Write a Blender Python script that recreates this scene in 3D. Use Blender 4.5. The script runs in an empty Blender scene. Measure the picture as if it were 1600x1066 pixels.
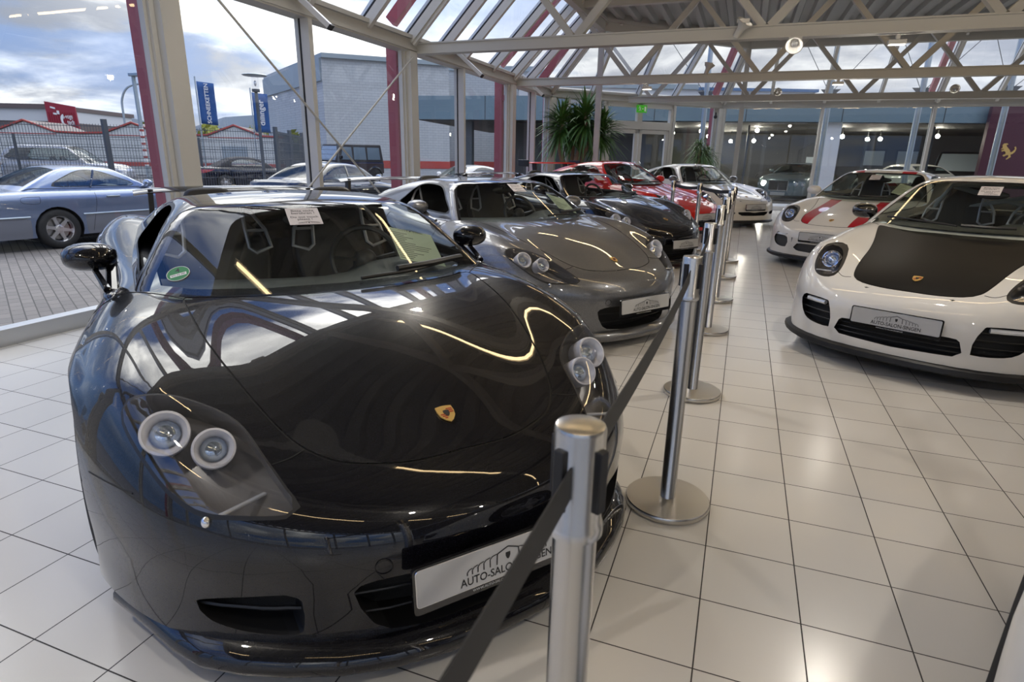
import bpy, bmesh
from mathutils import Vector, Matrix
import math, random
import numpy as np

# ---------------------------------------------------------------- numeric core
def _spline_matrix(t):
    """natural cubic spline: second derivatives = M @ data"""
    n = len(t); h = np.diff(t)
    A = np.zeros((n, n)); B = np.zeros((n, n))
    A[0, 0] = A[-1, -1] = 1
    for i in range(1, n - 1):
        A[i, i-1] = h[i-1]; A[i, i] = 2*(h[i-1] + h[i]); A[i, i+1] = h[i]
        B[i, i-1] = 6/h[i-1]; B[i, i] = -6/h[i-1] - 6/h[i]; B[i, i+1] = 6/h[i]
    return np.linalg.solve(A, B)

class Axis:
    def __init__(self, t):
        self.t = np.array(t, float); self.M = _spline_matrix(self.t)
    def w(self, q):
        q = np.clip(np.asarray(q, float), self.t[0], self.t[-1])
        i = np.clip(np.searchsorted(self.t, q) - 1, 0, len(self.t) - 2)
        h = self.t[i+1] - self.t[i]; a = (self.t[i+1] - q)/h; b = 1 - a
        W = ((a**3 - a)*h*h/6)[:, None]*self.M[i] + ((b**3 - b)*h*h/6)[:, None]*self.M[i+1]
        r = np.arange(len(q)); W[r, i] += a; W[r, i+1] += b
        return W

class Tab1:
    def __init__(self, t, v): self.a = Axis(t); self.v = np.array(v, float)
    def __call__(self, q): return self.a.w(np.atleast_1d(q)) @ self.v

class Tab2:
    """rows follow s, columns follow x (or z)"""
    def __init__(self, ss, xs, T): self.s = Axis(ss); self.x = Axis(xs); self.T = np.array(T, float)
    def __call__(self, s, x):
        return np.einsum('qi,ij,qj->q', self.s.w(s), self.T, self.x.w(x))

def smax(a, b, k):
    h = np.maximum(k - np.abs(a - b), 0)/k
    return np.maximum(a, b) + h*h*h*k/6

def lin(a, b, n): return [a + (b - a)*i/(n - 1) for i in range(n)]

class Shell:
    """smooth solid given by f(x,s,z) < 0 ; x lateral, s backwards from the nose, z up"""
    def __init__(self, f, core, box):
        self.f = f; self.core = core; self.box = box   # core=(hx,s0,s1,zc) box=(X,S0,S1,Z)
    def F(self, P): return self.f(np.abs(P[:, 0]), P[:, 1], P[:, 2])
    def grad(self, P, e=.0015):
        g = np.zeros_like(P)
        for k in range(3):
            d = np.zeros(3); d[k] = e
            g[:, k] = self.F(P + d) - self.F(P - d)
        return g/np.maximum(np.linalg.norm(g, axis=1, keepdims=True), 1e-12)
    def hit(self, O, D, n=26):
        lo = np.zeros(len(O)); hi = np.ones(len(O))
        for _ in range(n):
            m = (lo + hi)/2; v = self.F(O + D*m[:, None])
            ins = v < 0; lo = np.where(ins, m, lo); hi = np.where(ins, hi, m)
        return O + D*hi[:, None]
    def mesh(self, nx=10, nf=16, ns=60, nr=10):
        hx, s0, s1, zc = self.core; X, S0, S1, Z = self.box; H = Z - zc
        def fan(n, w):            # corner walk: (offset, height) from the core edge
            n1 = max(2, int(n*w/(w + H)*1.2)); o = []
            for i in range(1, n + 1):
                if i <= n1: o.append((w*i/n1, H))
                else: o.append((w, H*(1 - (i - n1)/(n - n1))))
            return o
        lat = [(hx*i/nx, 0, H) for i in range(nx + 1)] + [(hx, a, b) for a, b in fan(nf, X - hx)]
        lat = [(-a, -b, c) for a, b, c in lat[:0:-1]] + lat
        lon = [(s0, -a, b) for a, b in fan(nr, s0 - S0)][::-1] + [(s0 + (s1 - s0)*i/ns, 0, H) for i in range(ns + 1)] + [(s1, a, b) for a, b in fan(nr, S1 - s1)]
        O = []; D = []
        for sv, ds, hz in lon:
            for xv, dx, hz2 in lat:
                O.append((xv, sv, zc)); D.append((dx, ds, hz*hz2/H))
        V = self.hit(np.array(O, float), np.array(D, float)); m = len(lat)
        Fc = [(i*m + j, i*m + j + 1, (i+1)*m + j + 1, (i+1)*m + j) for i in range(len(lon) - 1) for j in range(m - 1)]
        return Msh(V, self.grad(V), Fc)

class Msh:
    def __init__(self, V, N, F): self.V = np.asarray(V, float); self.N = np.asarray(N, float); self.F = F
    def clip(self, d):
        """split along d = 0 -> (part with d < 0, part with d > 0)"""
        d = np.asarray(d, float); d = np.where(np.abs(d) < 1e-7, 1e-7, d)
        V = list(self.V); N = list(self.N); cut = {}; neg = []; pos = []
        def mid(a, b):
            k = (a, b) if a < b else (b, a)
            if k not in cut:
                t = d[a]/(d[a] - d[b]); cut[k] = len(V)
                V.append(self.V[a]*(1 - t) + self.V[b]*t)
                n = self.N[a]*(1 - t) + self.N[b]*t; N.append(n/max(np.linalg.norm(n), 1e-9))
            return cut[k]
        sg = d < 0
        for f in self.F:
            c = sum(1 for i in f if sg[i])
            if c == len(f): neg.append(f); continue
            if c == 0: pos.append(f); continue
            a = []; b = []
            for i in range(len(f)):
                p, q = f[i], f[(i+1) % len(f)]
                (a if sg[p] else b).append(p)
                if sg[p] != sg[q]:
                    m = mid(p, q); a.append(m); b.append(m)
            if len(a) > 2: neg.append(tuple(a))
            if len(b) > 2: pos.append(tuple(b))
        V = np.array(V); N = np.array(N)
        return Msh(V, N, neg).compact(), Msh(V, N, pos).compact()
    def compact(self):
        u = sorted({i for f in self.F for i in f}); r = {k: i for i, k in enumerate(u)}
        return Msh(self.V[u] if u else np.zeros((0, 3)), self.N[u] if u else np.zeros((0, 3)), [tuple(r[i] for i in f) for f in self.F])
    def border(self):
        c = {}
        for f in self.F:
            for i in range(len(f)):
                k = (f[i], f[(i+1) % len(f)])
                if (k[1], k[0]) in c: del c[(k[1], k[0])]
                else: c[k] = 1
        return list(c)
    def recess(self, vec):
        """(floor, wall): this patch moved by vec (3-vector, or metres along -normal) and the wall joining it to the rim"""
        off = -self.N*vec if np.isscalar(vec) else np.asarray(vec, float)[None, :]*np.ones_like(self.V)
        fl = Msh(self.V + off, self.N, self.F)
        b = self.border(); ids = sorted({i for e in b for i in e}); r = {k: i for i, k in enumerate(ids)}; n = len(ids)
        if n == 0: return fl, None
        V = np.concatenate([self.V[ids], self.V[ids] + off[ids]])
        W = Msh(V, None if False else np.zeros_like(V), [(r[a], r[c], r[c] + n, r[a] + n) for a, c in b])
        W.N = None
        return fl, W

def smooth_loop(pts, n=6, closed=True):
    P = [np.array(p, float) for p in pts]; m = len(P); out = []
    for i in range(m if closed else m - 1):
        if closed: a, b, c, d = P[i-1], P[i], P[(i+1) % m], P[(i+2) % m]
        else: a, b, c, d = P[max(i-1, 0)], P[i], P[i+1], P[min(i+2, m-1)]
        for k in range(n):
            t = k/n
            out.append(.5*((2*b) + (c - a)*t + (2*a - 5*b + 4*c - d)*t*t + (3*b - a - 3*c + d)*t**3))
    if not closed: out.append(P[-1])
    return np.array(out)

def polyd(poly, A, B):
    """signed distance (negative inside) of points (A,B) to a closed polygon"""
    P = np.asarray(poly, float); Q = np.stack([A, B], 1); best = np.full(len(Q), 1e9); ins = np.zeros(len(Q), bool)
    for i in range(len(P)):
        a = P[i]; b = P[(i+1) % len(P)]; e = b - a; L = e @ e
        if L < 1e-14: continue
        t = np.clip(((Q - a) @ e)/L, 0, 1); r = Q - a - t[:, None]*e
        best = np.minimum(best, (r*r).sum(1))
        c = (a[1] > Q[:, 1]) != (b[1] > Q[:, 1])
        with np.errstate(divide='ignore', invalid='ignore'):
            xi = a[0] + (Q[:, 1] - a[1])*e[0]/(e[1] if abs(e[1]) > 1e-12 else 1e-12)
        ins ^= c & (Q[:, 0] < xi)
    d = np.sqrt(best)
    return np.where(ins, -d, d)
# ---------------------------------------------------------------- car body shapes
def body_fn(H, W, P, Q, T, ktop=.10, kend=.12, knose=.14):
    """H top surface (s,x); W half width (s,z); P plan of the nose (x); Q nose profile (z); T tail profile (z)"""
    def f(x, s, z):
        a = z - H(s, x); b = x - W(s, z)
        k = ktop(s) if callable(ktop) else ktop
        g = smax(a, b, k)
        c = (P(x) + Q(z)) - s
        g = smax(g, c, knose)
        d = s - (T(z) - .9*np.maximum(x - .35, 0)**2)
        return smax(g, d, kend)
    return f

GT_H = Tab2([-.1, .1, .3, .6, .95, 1.25, 1.5, 1.8, 2.6, 3.2, 3.7, 4.2, 4.7],
            [0, .2, .4, .55, .68, .80, .92], [
    [.475, .47, .46, .45, .43, .40, .37],
    [.525, .522, .515, .51, .505, .49, .46],
    [.592, .588, .578, .580, .588, .577, .53],
    [.706, .702, .688, .686, .702, .694, .63],
    [.804, .800, .786, .778, .794, .792, .72],
    [.846, .844, .836, .828, .836, .825, .76],
    [.866, .865, .860, .851, .848, .832, .775],
    [.890, .888, .88, .865, .85, .83, .78],
    [.900, .90, .89, .88, .87, .855, .80],
    [.920, .92, .92, .92, .93, .925, .86],
    [.900, .90, .90, .91, .935, .935, .87],
    [.870, .87, .87, .88, .89, .885, .83],
    [.830, .83, .83, .83, .83, .82, .78]])
GT_W = Tab2([0, .3, .5, .73, .95, 1.3, 1.7, 2.3, 2.9, 3.4, 3.8, 4.3, 4.7],
            [.05, .2, .4, .6, .8, 1.0],
    [[w - .015, w, w + .004, w, w - .025, w - .10] for w in (.84, .87, .92, .965, .984, .972, .93, .89, .915, .97, .975, .945, .89)])
GT_P = Tab1([0, .16, .39, .56, .71, .84, .93, 1.1], [0, .008, .063, .152, .268, .43, .60, 1.0])
GT_Q = Tab1([0, .1, .2, .28, .34, .38, .42, .46, .5, .55, .7], [.052, .05, .048, .044, .036, .033, .037, .048, .066, .10, .24])
GT_T = Tab1([0, .3, .6, .8, 1.0], [4.41, 4.48, 4.52, 4.49, 4.41])
GT_body = Shell(body_fn(GT_H, GT_W, GT_P, GT_Q, GT_T, ktop=.16, knose=.16), (.5, .62, 4.2, .13), (1.08, -.15, 4.8, 1.15))
def cabin_fn(R, Wg, N, crown=.12, kside=.12, kfront=.05):
    def f(x, s, z):
        a = z - (R(s) - crown*x*x); b = x - Wg(z)
        g = smax(a, b, kside)
        return smax(g, N(x, z) - s, kfront)
    return f
GT_N = lambda x, z: 1.21 + (z - .85)*1.9 + .5*x*x
GT_R = Tab1([1.2, 1.6, 1.9, 2.15, 2.45, 2.75, 3.1, 3.5, 4.0, 4.4], [1.0, 1.10, 1.155, 1.17, 1.165, 1.125, 1.04, .95, .88, .8])
GT_Wg = Tab1([.7, .8, .87, 1.0, 1.1, 1.16, 1.25], [.80, .775, .74, .65, .57, .505, .40])
GT_cabin = Shell(cabin_fn(GT_R, GT_Wg, GT_N, crown=.10, kside=.10), (.3, 1.75, 3.6, .76), (.95, 1.0, 4.3, 1.3))

N_H = Tab2([-.1, .1, .25, .5, .9, 1.2, 1.5, 1.9, 2.6, 3.2, 3.6, 4.1, 4.5],
           [0, .2, .4, .55, .68, .80, .90], [
    [.44, .435, .42, .41, .40, .37, .33],
    [.545, .54, .53, .525, .515, .48, .42],
    [.615, .612, .60, .605, .61, .57, .50],
    [.695, .69, .678, .70, .735, .705, .62],
    [.775, .77, .757, .77, .805, .785, .70],
    [.840, .835, .823, .828, .848, .82, .74],
    [.900, .895, .885, .88, .878, .84, .76],
    [.920, .915, .905, .895, .885, .85, .77],
    [.930, .925, .915, .90, .89, .86, .78],
    [.960, .955, .94, .92, .91, .89, .81],
    [.930, .93, .925, .92, .91, .885, .80],
    [.860, .86, .86, .855, .84, .80, .73],
    [.760, .76, .755, .745, .72, .68, .62]])
N_W = Tab2([0, .3, .6, .95, 1.3, 1.7, 2.3, 2.8, 3.2, 3.5, 3.9, 4.3, 4.5],
           [.05, .2, .4, .6, .8, 1.0],
    [[w - .02, w, w + .004, w, w - .03, w - .11] for w in (.80, .835, .88, .912, .905, .87, .86, .875, .925, .935, .915, .85, .79)])
N_P = Tab1([0, .2, .4, .55, .7, .8, .88, 1.05], [0, .012, .048, .11, .22, .345, .50, .88])
N_Q = Tab1([0, .1, .2, .3, .4, .5, .6, .72], [.03, .015, .0, .0, .008, .035, .10, .24])
N_T = Tab1([0, .3, .5, .7, .9], [4.36, 4.43, 4.46, 4.40, 4.25])
N_body = Shell(body_fn(N_H, N_W, N_P, N_Q, N_T, ktop=.14, knose=.13), (.5, .62, 3.9, .13), (1.05, -.15, 4.7, 1.15))
N_N = lambda x, z: 1.30 + (z - .90)*1.85 + .55*x*x
N_R = Tab1([1.2, 1.6, 1.95, 2.3, 2.7, 3.1, 3.5, 3.9, 4.2], [1.08, 1.19, 1.262, 1.287, 1.262, 1.19, 1.07, .93, .82])
N_Wg = Tab1([.7, .8, .9, 1.0, 1.1, 1.2, 1.3], [.83, .80, .76, .705, .64, .56, .45])
N_cabin = Shell(cabin_fn(N_R, N_Wg, N_N, crown=.13, kside=.14), (.3, 1.9, 3.4, .74), (1.0, 1.0, 4.4, 1.45))
# ---------------------------------------------------------------- blender helpers
SC = bpy.context.scene; COL = SC.collection
def link(o, parent=None):
    COL.objects.link(o)
    if parent is not None: o.parent = parent
    return o
def tag(o, label=None, cat=None, group=None, kind=None):
    if label: o['label'] = label
    if cat: o['category'] = cat
    if group: o['group'] = group
    if kind: o['kind'] = kind
    return o
def empty(name, loc=(0, 0, 0), rz=0.0, parent=None):
    o = bpy.data.objects.new(name, None); o.location = loc; o.rotation_euler = (0, 0, rz); o.empty_display_size = .1
    return link(o, parent)
def thing(name, label, cat, loc=(0, 0, 0), rz=0.0, group=None): return tag(empty(name, loc, rz), label, cat, group)
def mesh_obj(name, V, F, mats, parent=None, mi=None, smooth=False, N=None, loc=None, rot=None):
    me = bpy.data.meshes.new(name); me.from_pydata([tuple(map(float, v)) for v in V], [], F)
    for m in (mats if isinstance(mats, (list, tuple)) else [mats]): me.materials.append(m)
    if mi is not None: me.polygons.foreach_set('material_index', mi)
    if smooth or N is not None: me.polygons.foreach_set('use_smooth', [True]*len(me.polygons))
    if N is not None: me.normals_split_custom_set_from_vertices([tuple(map(float, n)) for n in N])
    me.update()
    o = bpy.data.objects.new(name, me)
    if loc is not None: o.location = loc
    if rot is not None: o.rotation_euler = rot
    return link(o, parent)
def msh(name, M, mat, parent=None): return mesh_obj(name, M.V, M.F, mat, parent, N=M.N, smooth=True)
def join_msh(Ms):
    V = []; N = []; F = []; mi = []
    for k, M in enumerate(Ms):
        if M is None or len(M.F) == 0: continue
        b = len(V); V += list(M.V); N += list(M.N if M.N is not None else np.zeros_like(M.V)); F += [tuple(i + b for i in f) for f in M.F]; mi += [k]*len(M.F)
    return V, N, F, mi

class MB:
    """collects simple shapes into one mesh"""
    def __init__(s): s.V = []; s.F = []; s.mi = []; s.m = 0
    def add(s, V, F):
        b = len(s.V); s.V += [tuple(v) for v in V]; s.F += [tuple(i + b for i in f) for f in F]; s.mi += [s.m]*len(F); return s
    def box(s, a, b):
        x0, y0, z0 = a; x1, y1, z1 = b
        return s.add([(x0, y0, z0), (x1, y0, z0), (x1, y1, z0), (x0, y1, z0), (x0, y0, z1), (x1, y0, z1), (x1, y1, z1), (x0, y1, z1)],
                     [(3, 2, 1, 0), (4, 5, 6, 7), (0, 1, 5, 4), (1, 2, 6, 5), (2, 3, 7, 6), (3, 0, 4, 7)])
    def bar(s, p, q, w, h, up=(0, 0, 1)):
        """rectangular bar from p to q; w across, h along up"""
        p = Vector(p); q = Vector(q); d = (q - p).normalized(); u = Vector(up)
        if abs(d.dot(u)) > .98: u = Vector((0, 1, 0))
        a = d.cross(u).normalized(); c = a.cross(d).normalized()
        V = [e + a*(i*w/2) + c*(j*h/2) for e in (p, q) for i, j in ((-1, -1), (1, -1), (1, 1), (-1, 1))]
        return s.add(V, [(0, 1, 2, 3), (7, 6, 5, 4), (4, 5, 1, 0), (5, 6, 2, 1), (6, 7, 3, 2), (7, 4, 0, 3)])
    def tube(s, pts, r, n=10, cap=True):
        P = [Vector(p) for p in pts]; R = r if isinstance(r, (list, tuple)) else [r]*len(P); V = []; F = []; a = None
        for i, p in enumerate(P):
            d = (P[min(i+1, len(P)-1)] - P[max(i-1, 0)]).normalized()
            if a is None:
                u = Vector((0, 0, 1)) if abs(d.z) < .9 else Vector((1, 0, 0)); a = d.cross(u).normalized()
            a = (a - d*a.dot(d)).normalized(); c = d.cross(a)
            V += [p + (a*math.cos(t) + c*math.sin(t))*R[i] for t in (2*math.pi*k/n for k in range(n))]
        for i in range(len(P) - 1):
            for k in range(n):
                k2 = (k+1) % n; F.append((i*n + k2, i*n + k, (i+1)*n + k, (i+1)*n + k2)[::-1])
        if cap: F.append(tuple(range(n))[::-1]); F.append(tuple(range((len(P)-1)*n, len(P)*n)))
        return s.add(V, F)
    def lathe(s, prof, n=24, M=None):
        """prof: (radius, height) list, turned about z (then moved by M)"""
        V = []; F = []
        for r, z in prof: V += [Vector((r*math.cos(2*math.pi*k/n), r*math.sin(2*math.pi*k/n), z)) for k in range(n)]
        if M is not None: V = [M @ v for v in V]
        for i in range(len(prof) - 1):
            for k in range(n):
                k2 = (k+1) % n; F.append((i*n + k, i*n + k2, (i+1)*n + k2, (i+1)*n + k))
        return s.add(V, F)
    def prism(s, poly, h0, h1, M=None):
        """closed outline (x,y) extruded in z from h0 to h1"""
        n = len(poly); V = [Vector((x, y, h)) for h in (h0, h1) for x, y in poly]
        if M is not None: V = [M @ v for v in V]
        return s.add(V, [tuple(range(n))[::-1], tuple(range(n, 2*n))] + [(i, (i+1) % n, (i+1) % n + n, i + n) for i in range(n)])
    def ball(s, c, rx, ry, rz, n=14, m=8, M=None):
        V = []; F = []
        for i in range(m + 1):
            a = math.pi*i/m
            V += [Vector((rx*math.sin(a)*math.cos(2*math.pi*k/n), ry*math.sin(a)*math.sin(2*math.pi*k/n), rz*math.cos(a))) for k in range(n)]
        V = [(M @ v if M is not None else v) + Vector(c) for v in V]
        for i in range(m):
            for k in range(n):
                k2 = (k+1) % n; F.append((i*n + k, (i+1)*n + k, (i+1)*n + k2, i*n + k2))
        return s.add(V, F)
    def obj(s, name, mats, parent=None, smooth=False, loc=None, rot=None, bevel=0):
        o = mesh_obj(name, s.V, s.F, mats, parent, s.mi if s.mi and max(s.mi) else None, False, None, loc, rot)
        if smooth: auto_smooth(o.data)
        if bevel:
            b = o.modifiers.new('bevel', 'BEVEL'); b.width = bevel; b.segments = 2; b.limit_method = 'ANGLE'
        return o
def auto_smooth(me, ang=40):
    me.polygons.foreach_set('use_smooth', [True]*len(me.polygons))
    bm = bmesh.new(); bm.from_mesh(me); bmesh.ops.remove_doubles(bm, verts=bm.verts, dist=1e-6); bm.normal_update()
    for e in bm.edges:
        if len(e.link_faces) == 2 and e.calc_face_angle(0) > math.radians(ang): e.smooth = False
    bm.to_mesh(me); bm.free()

_txt = {}
def text_mesh(body, size, align='CENTER', extrude=0.0, shear=0.0, spacing=1.0):
    c = bpy.data.curves.new('text', 'FONT'); c.body = body; c.size = size; c.align_x = align; c.align_y = 'CENTER'; c.extrude = extrude; c.shear = shear; c.space_character = spacing
    c.resolution_u = 3; c.offset = size*.013
    o = bpy.data.objects.new('text', c); COL.objects.link(o); bpy.context.view_layer.update()
    me = bpy.data.meshes.new_from_object(o.evaluated_get(bpy.context.evaluated_depsgraph_get()))
    bpy.data.objects.remove(o); bpy.data.curves.remove(c)
    V = [v.co.copy() for v in me.vertices]; F = [tuple(p.vertices) for p in me.polygons]
    bpy.data.meshes.remove(me); return V, F
def put_text(mb, body, size, M, align='CENTER', sx=1.0, spacing=1.0):
    k = (body, size, align, spacing)
    if k not in _txt: _txt[k] = text_mesh(body, size, align, spacing=spacing)
    V, F = _txt[k]; mb.add([M @ Vector((v.x*sx, v.y, v.z)) for v in V], F)
def copy_tree(o, parent=None):
    c = o.copy(); COL.objects.link(c)
    if parent is not None: c.parent = parent
    for ch in list(o.children): copy_tree(ch, c)
    return c

# ---------------------------------------------------------------- materials
def _nt(name):
    m = bpy.data.materials.new(name); m.use_nodes = True; nt = m.node_tree; nt.nodes.clear()
    return m, nt, nt.nodes.new('ShaderNodeOutputMaterial')
def pbr(name, col, rough=.5, metal=0.0, coat=0.0, coat_rough=.02, spec=.5, alpha=None, bump=None, noise=None, emit=None, sheen=0):
    m, nt, out = _nt(name); b = nt.nodes.new('ShaderNodeBsdfPrincipled'); nt.links.new(b.outputs[0], out.inputs[0])
    b.inputs['Base Color'].default_value = (*col, 1); b.inputs['Roughness'].default_value = rough; b.inputs['Metallic'].default_value = metal
    b.inputs['Coat Weight'].default_value = coat; b.inputs['Coat Roughness'].default_value = coat_rough; b.inputs['Specular IOR Level'].default_value = spec
    if sheen: b.inputs['Sheen Weight'].default_value = sheen
    if noise:                     # (scale, amount): slight mottling of the colour
        tc = nt.nodes.new('ShaderNodeTexCoord'); n = nt.nodes.new('ShaderNodeTexNoise'); n.inputs['Scale'].default_value = noise[0]; n.inputs['Detail'].default_value = 6
        mx = nt.nodes.new('ShaderNodeMix'); mx.data_type = 'RGBA'; nt.links.new(tc.outputs['Object'], n.inputs['Vector']); nt.links.new(n.outputs['Fac'], mx.inputs['Factor'])
        k = noise[1]; mx.inputs['A'].default_value = (*[c*(1 - k) for c in col], 1); mx.inputs['B'].default_value = (*[min(1, c*(1 + k)) for c in col], 1)
        nt.links.new(mx.outputs['Result'], b.inputs['Base Color'])
    if bump:                      # (scale, strength, distance)
        tc = nt.nodes.new('ShaderNodeTexCoord'); n = nt.nodes.new('ShaderNodeTexNoise'); n.inputs['Scale'].default_value = bump[0]; n.inputs['Detail'].default_value = 4
        bp = nt.nodes.new('ShaderNodeBump'); bp.inputs['Strength'].default_value = bump[1]; bp.inputs['Distance'].default_value = bump[2]
        nt.links.new(tc.outputs['Object'], n.inputs['Vector']); nt.links.new(n.outputs['Fac'], bp.inputs['Height']); nt.links.new(bp.outputs[0], b.inputs['Normal'])
    if emit: b.inputs['Emission Color'].default_value = (*emit[0], 1); b.inputs['Emission Strength'].default_value = emit[1]
    return m
def paint(name, col, flake=None, rough=.35, metal=0.0):
    """car paint: base coat with fine metallic flake under clear coat"""
    m, nt, out = _nt(name); b = nt.nodes.new('ShaderNodeBsdfPrincipled'); nt.links.new(b.outputs[0], out.inputs[0])
    b.inputs['Base Color'].default_value = (*col, 1); b.inputs['Roughness'].default_value = rough; b.inputs['Metallic'].default_value = metal
    b.inputs['Coat Weight'].default_value = 1; b.inputs['Coat Roughness'].default_value = .012; b.inputs['Coat IOR'].default_value = 1.55; b.inputs['Specular IOR Level'].default_value = .08
    if flake:
        tc = nt.nodes.new('ShaderNodeTexCoord'); v = nt.nodes.new('ShaderNodeTexVoronoi'); v.inputs['Scale'].default_value = 900
        r = nt.nodes.new('ShaderNodeMix'); r.data_type = 'RGBA'; nt.links.new(tc.outputs['Object'], v.inputs['Vector'])
        mt = nt.nodes.new('ShaderNodeMath'); mt.operation = 'POWER'; mt.inputs[1].default_value = 5
        sp = nt.nodes.new('ShaderNodeSeparateColor'); nt.links.new(v.outputs['Color'], sp.inputs[0]); nt.links.new(sp.outputs[0], mt.inputs[0])
        nt.links.new(mt.outputs[0], r.inputs['Factor']); r.inputs['A'].default_value = (*col, 1); r.inputs['B'].default_value = (*flake, 1)
        nt.links.new(r.outputs['Result'], b.inputs['Base Color'])
    return m
def glass(name, tint=(.93, .96, .95), ior=1.5, refl=1.0, rough=0.0):
    """thin pane: clear transmission plus fresnel mirror reflection"""
    m, nt, out = _nt(name); t = nt.nodes.new('ShaderNodeBsdfTransparent'); t.inputs[0].default_value = (*tint, 1)
    g = nt.nodes.new('ShaderNodeBsdfGlossy'); g.inputs['Roughness'].default_value = rough; g.inputs['Color'].default_value = (refl, refl, refl, 1)
    f2 = nt.nodes.new('ShaderNodeLayerWeight'); f2.inputs[0].default_value = .1
    mx = nt.nodes.new('ShaderNodeMixShader')
    p5 = nt.nodes.new('ShaderNodeMath'); p5.operation = 'POWER'; p5.inputs[1].default_value = 4.2
    nt.links.new(f2.outputs['Facing'], p5.inputs[0])
    ma = nt.nodes.new('ShaderNodeMath'); ma.operation = 'MULTIPLY_ADD'; ma.inputs[1].default_value = .82; ma.inputs[2].default_value = 2*((ior - 1)/(ior + 1))**2
    nt.links.new(p5.outputs[0], ma.inputs[0])
    nt.links.new(ma.outputs[0], mx.inputs[0]); nt.links.new(t.outputs[0], mx.inputs[1]); nt.links.new(g.outputs[0], mx.inputs[2]); nt.links.new(mx.outputs[0], out.inputs[0])
    return m
def lamp_mat(name, col, strength):
    m, nt, out = _nt(name); e = nt.nodes.new('ShaderNodeEmission'); e.inputs[0].default_value = (*col, 1); e.inputs[1].default_value = strength
    nt.links.new(e.outputs[0], out.inputs[0]); return m
# ---------------------------------------------------------------- materials used by the cars
M = {}
M['black_paint'] = paint('black metallic paint', (.0025, .0025, .0035), flake=(.012, .012, .02), rough=.3)
M['grey_paint'] = paint('dark grey metallic paint', (.125, .128, .137), flake=(.34, .345, .36), rough=.38, metal=.75)
M['red_paint'] = paint('red paint', (.62, .02, .012))
M['white_paint'] = paint('white paint', (.74, .72, .68))
M['cream_paint'] = paint('warm white paint', (.70, .66, .58))
M['stripe_red'] = paint('red stripe paint', (.45, .008, .02))
M['carbon_hood'] = pbr('matt black carbon', (.011, .0105, .0105), .5, spec=.14)
M['seam'] = pbr('shut line black', (.003, .003, .003), .7)
M['trim_black'] = pbr('black trim plastic', (.012, .012, .013), .45)
M['gloss_black'] = pbr('gloss black trim', (.006, .006, .007), .12, coat=1)
M['rubber'] = pbr('tyre rubber', (.014, .014, .014), .75)
M['alloy'] = pbr('silver alloy', (.62, .62, .63), .28, 1)
M['disc'] = pbr('brake disc steel', (.35, .34, .33), .4, 1)
M['dark_metal'] = pbr('dark wheel metal', (.09, .09, .095), .35, 1)
M['caliper'] = pbr('yellow caliper', (.7, .45, .03), .4)
M['chrome'] = pbr('chrome', (.8, .8, .82), .06, 1)
M['lamp_ring'] = pbr('grey lamp ring', (.62, .62, .66), .4, .1)
M['lamp_bowl'] = pbr('charcoal lamp housing', (.14, .135, .135), .3)
M['lamp_bowl_silver'] = pbr('silver lamp reflector', (.5, .5, .52), .22, 1)
M['grille'] = pbr('black mesh grille', (.008, .008, .008), .6, bump=(260, .6, .004))
M['lens'] = glass('clear headlight lens', (.96, .96, .97), 1.5)
M['screen'] = glass('windscreen glass', (.86, .90, .87), 1.5)
M['side_glass'] = glass('side window glass', (.62, .68, .66), 1.52)
M['leather'] = pbr('black leather', (.024, .023, .022), .45, bump=(180, .15, .002))
M['wheel_leather'] = pbr('grey black wheel leather', (.06, .06, .06), .4); M['seat_silver'] = pbr('silver painted frame', (.55, .55, .56), .35, .3)
M['cloth'] = pbr('dark cabin trim', (.022, .021, .021), .7)
M['dash'] = pbr('dark grey dash top', (.04, .044, .042), .6)
M['plate_white'] = pbr('plate white', (.50, .50, .50), .35)
M['ink'] = pbr('black print', (.012, .012, .013), .5)
M['gold'] = pbr('gold badge', (.62, .40, .12), .35, .25)
M['badge_red'] = pbr('badge red', (.38, .012, .012), .4)
M['card'] = pbr('white card', (.62, .58, .58), .6)
M['paper'] = pbr('pale green paper', (.42, .48, .36), .7)
M['amber'] = pbr('amber lamp', (.8, .25, .02), .2, coat=1)
M['led'] = pbr('clear day lamp', (.7, .72, .75), .15, .4, coat=1)
M['tail'] = pbr('red tail lamp', (.35, .01, .01), .2, coat=1)
def lens_ball():
    m, nt, out = _nt('projector glass'); b = nt.nodes.new('ShaderNodeBsdfPrincipled'); nt.links.new(b.outputs[0], out.inputs[0])
    b.inputs['Base Color'].default_value = (.45, .52, .62, 1); b.inputs['Metallic'].default_value = .8; b.inputs['Roughness'].default_value = .03
    b.inputs['Coat Weight'].default_value = 1; b.inputs['Thin Film Thickness'].default_value = 420
    return m
M['projector'] = lens_ball()

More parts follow.
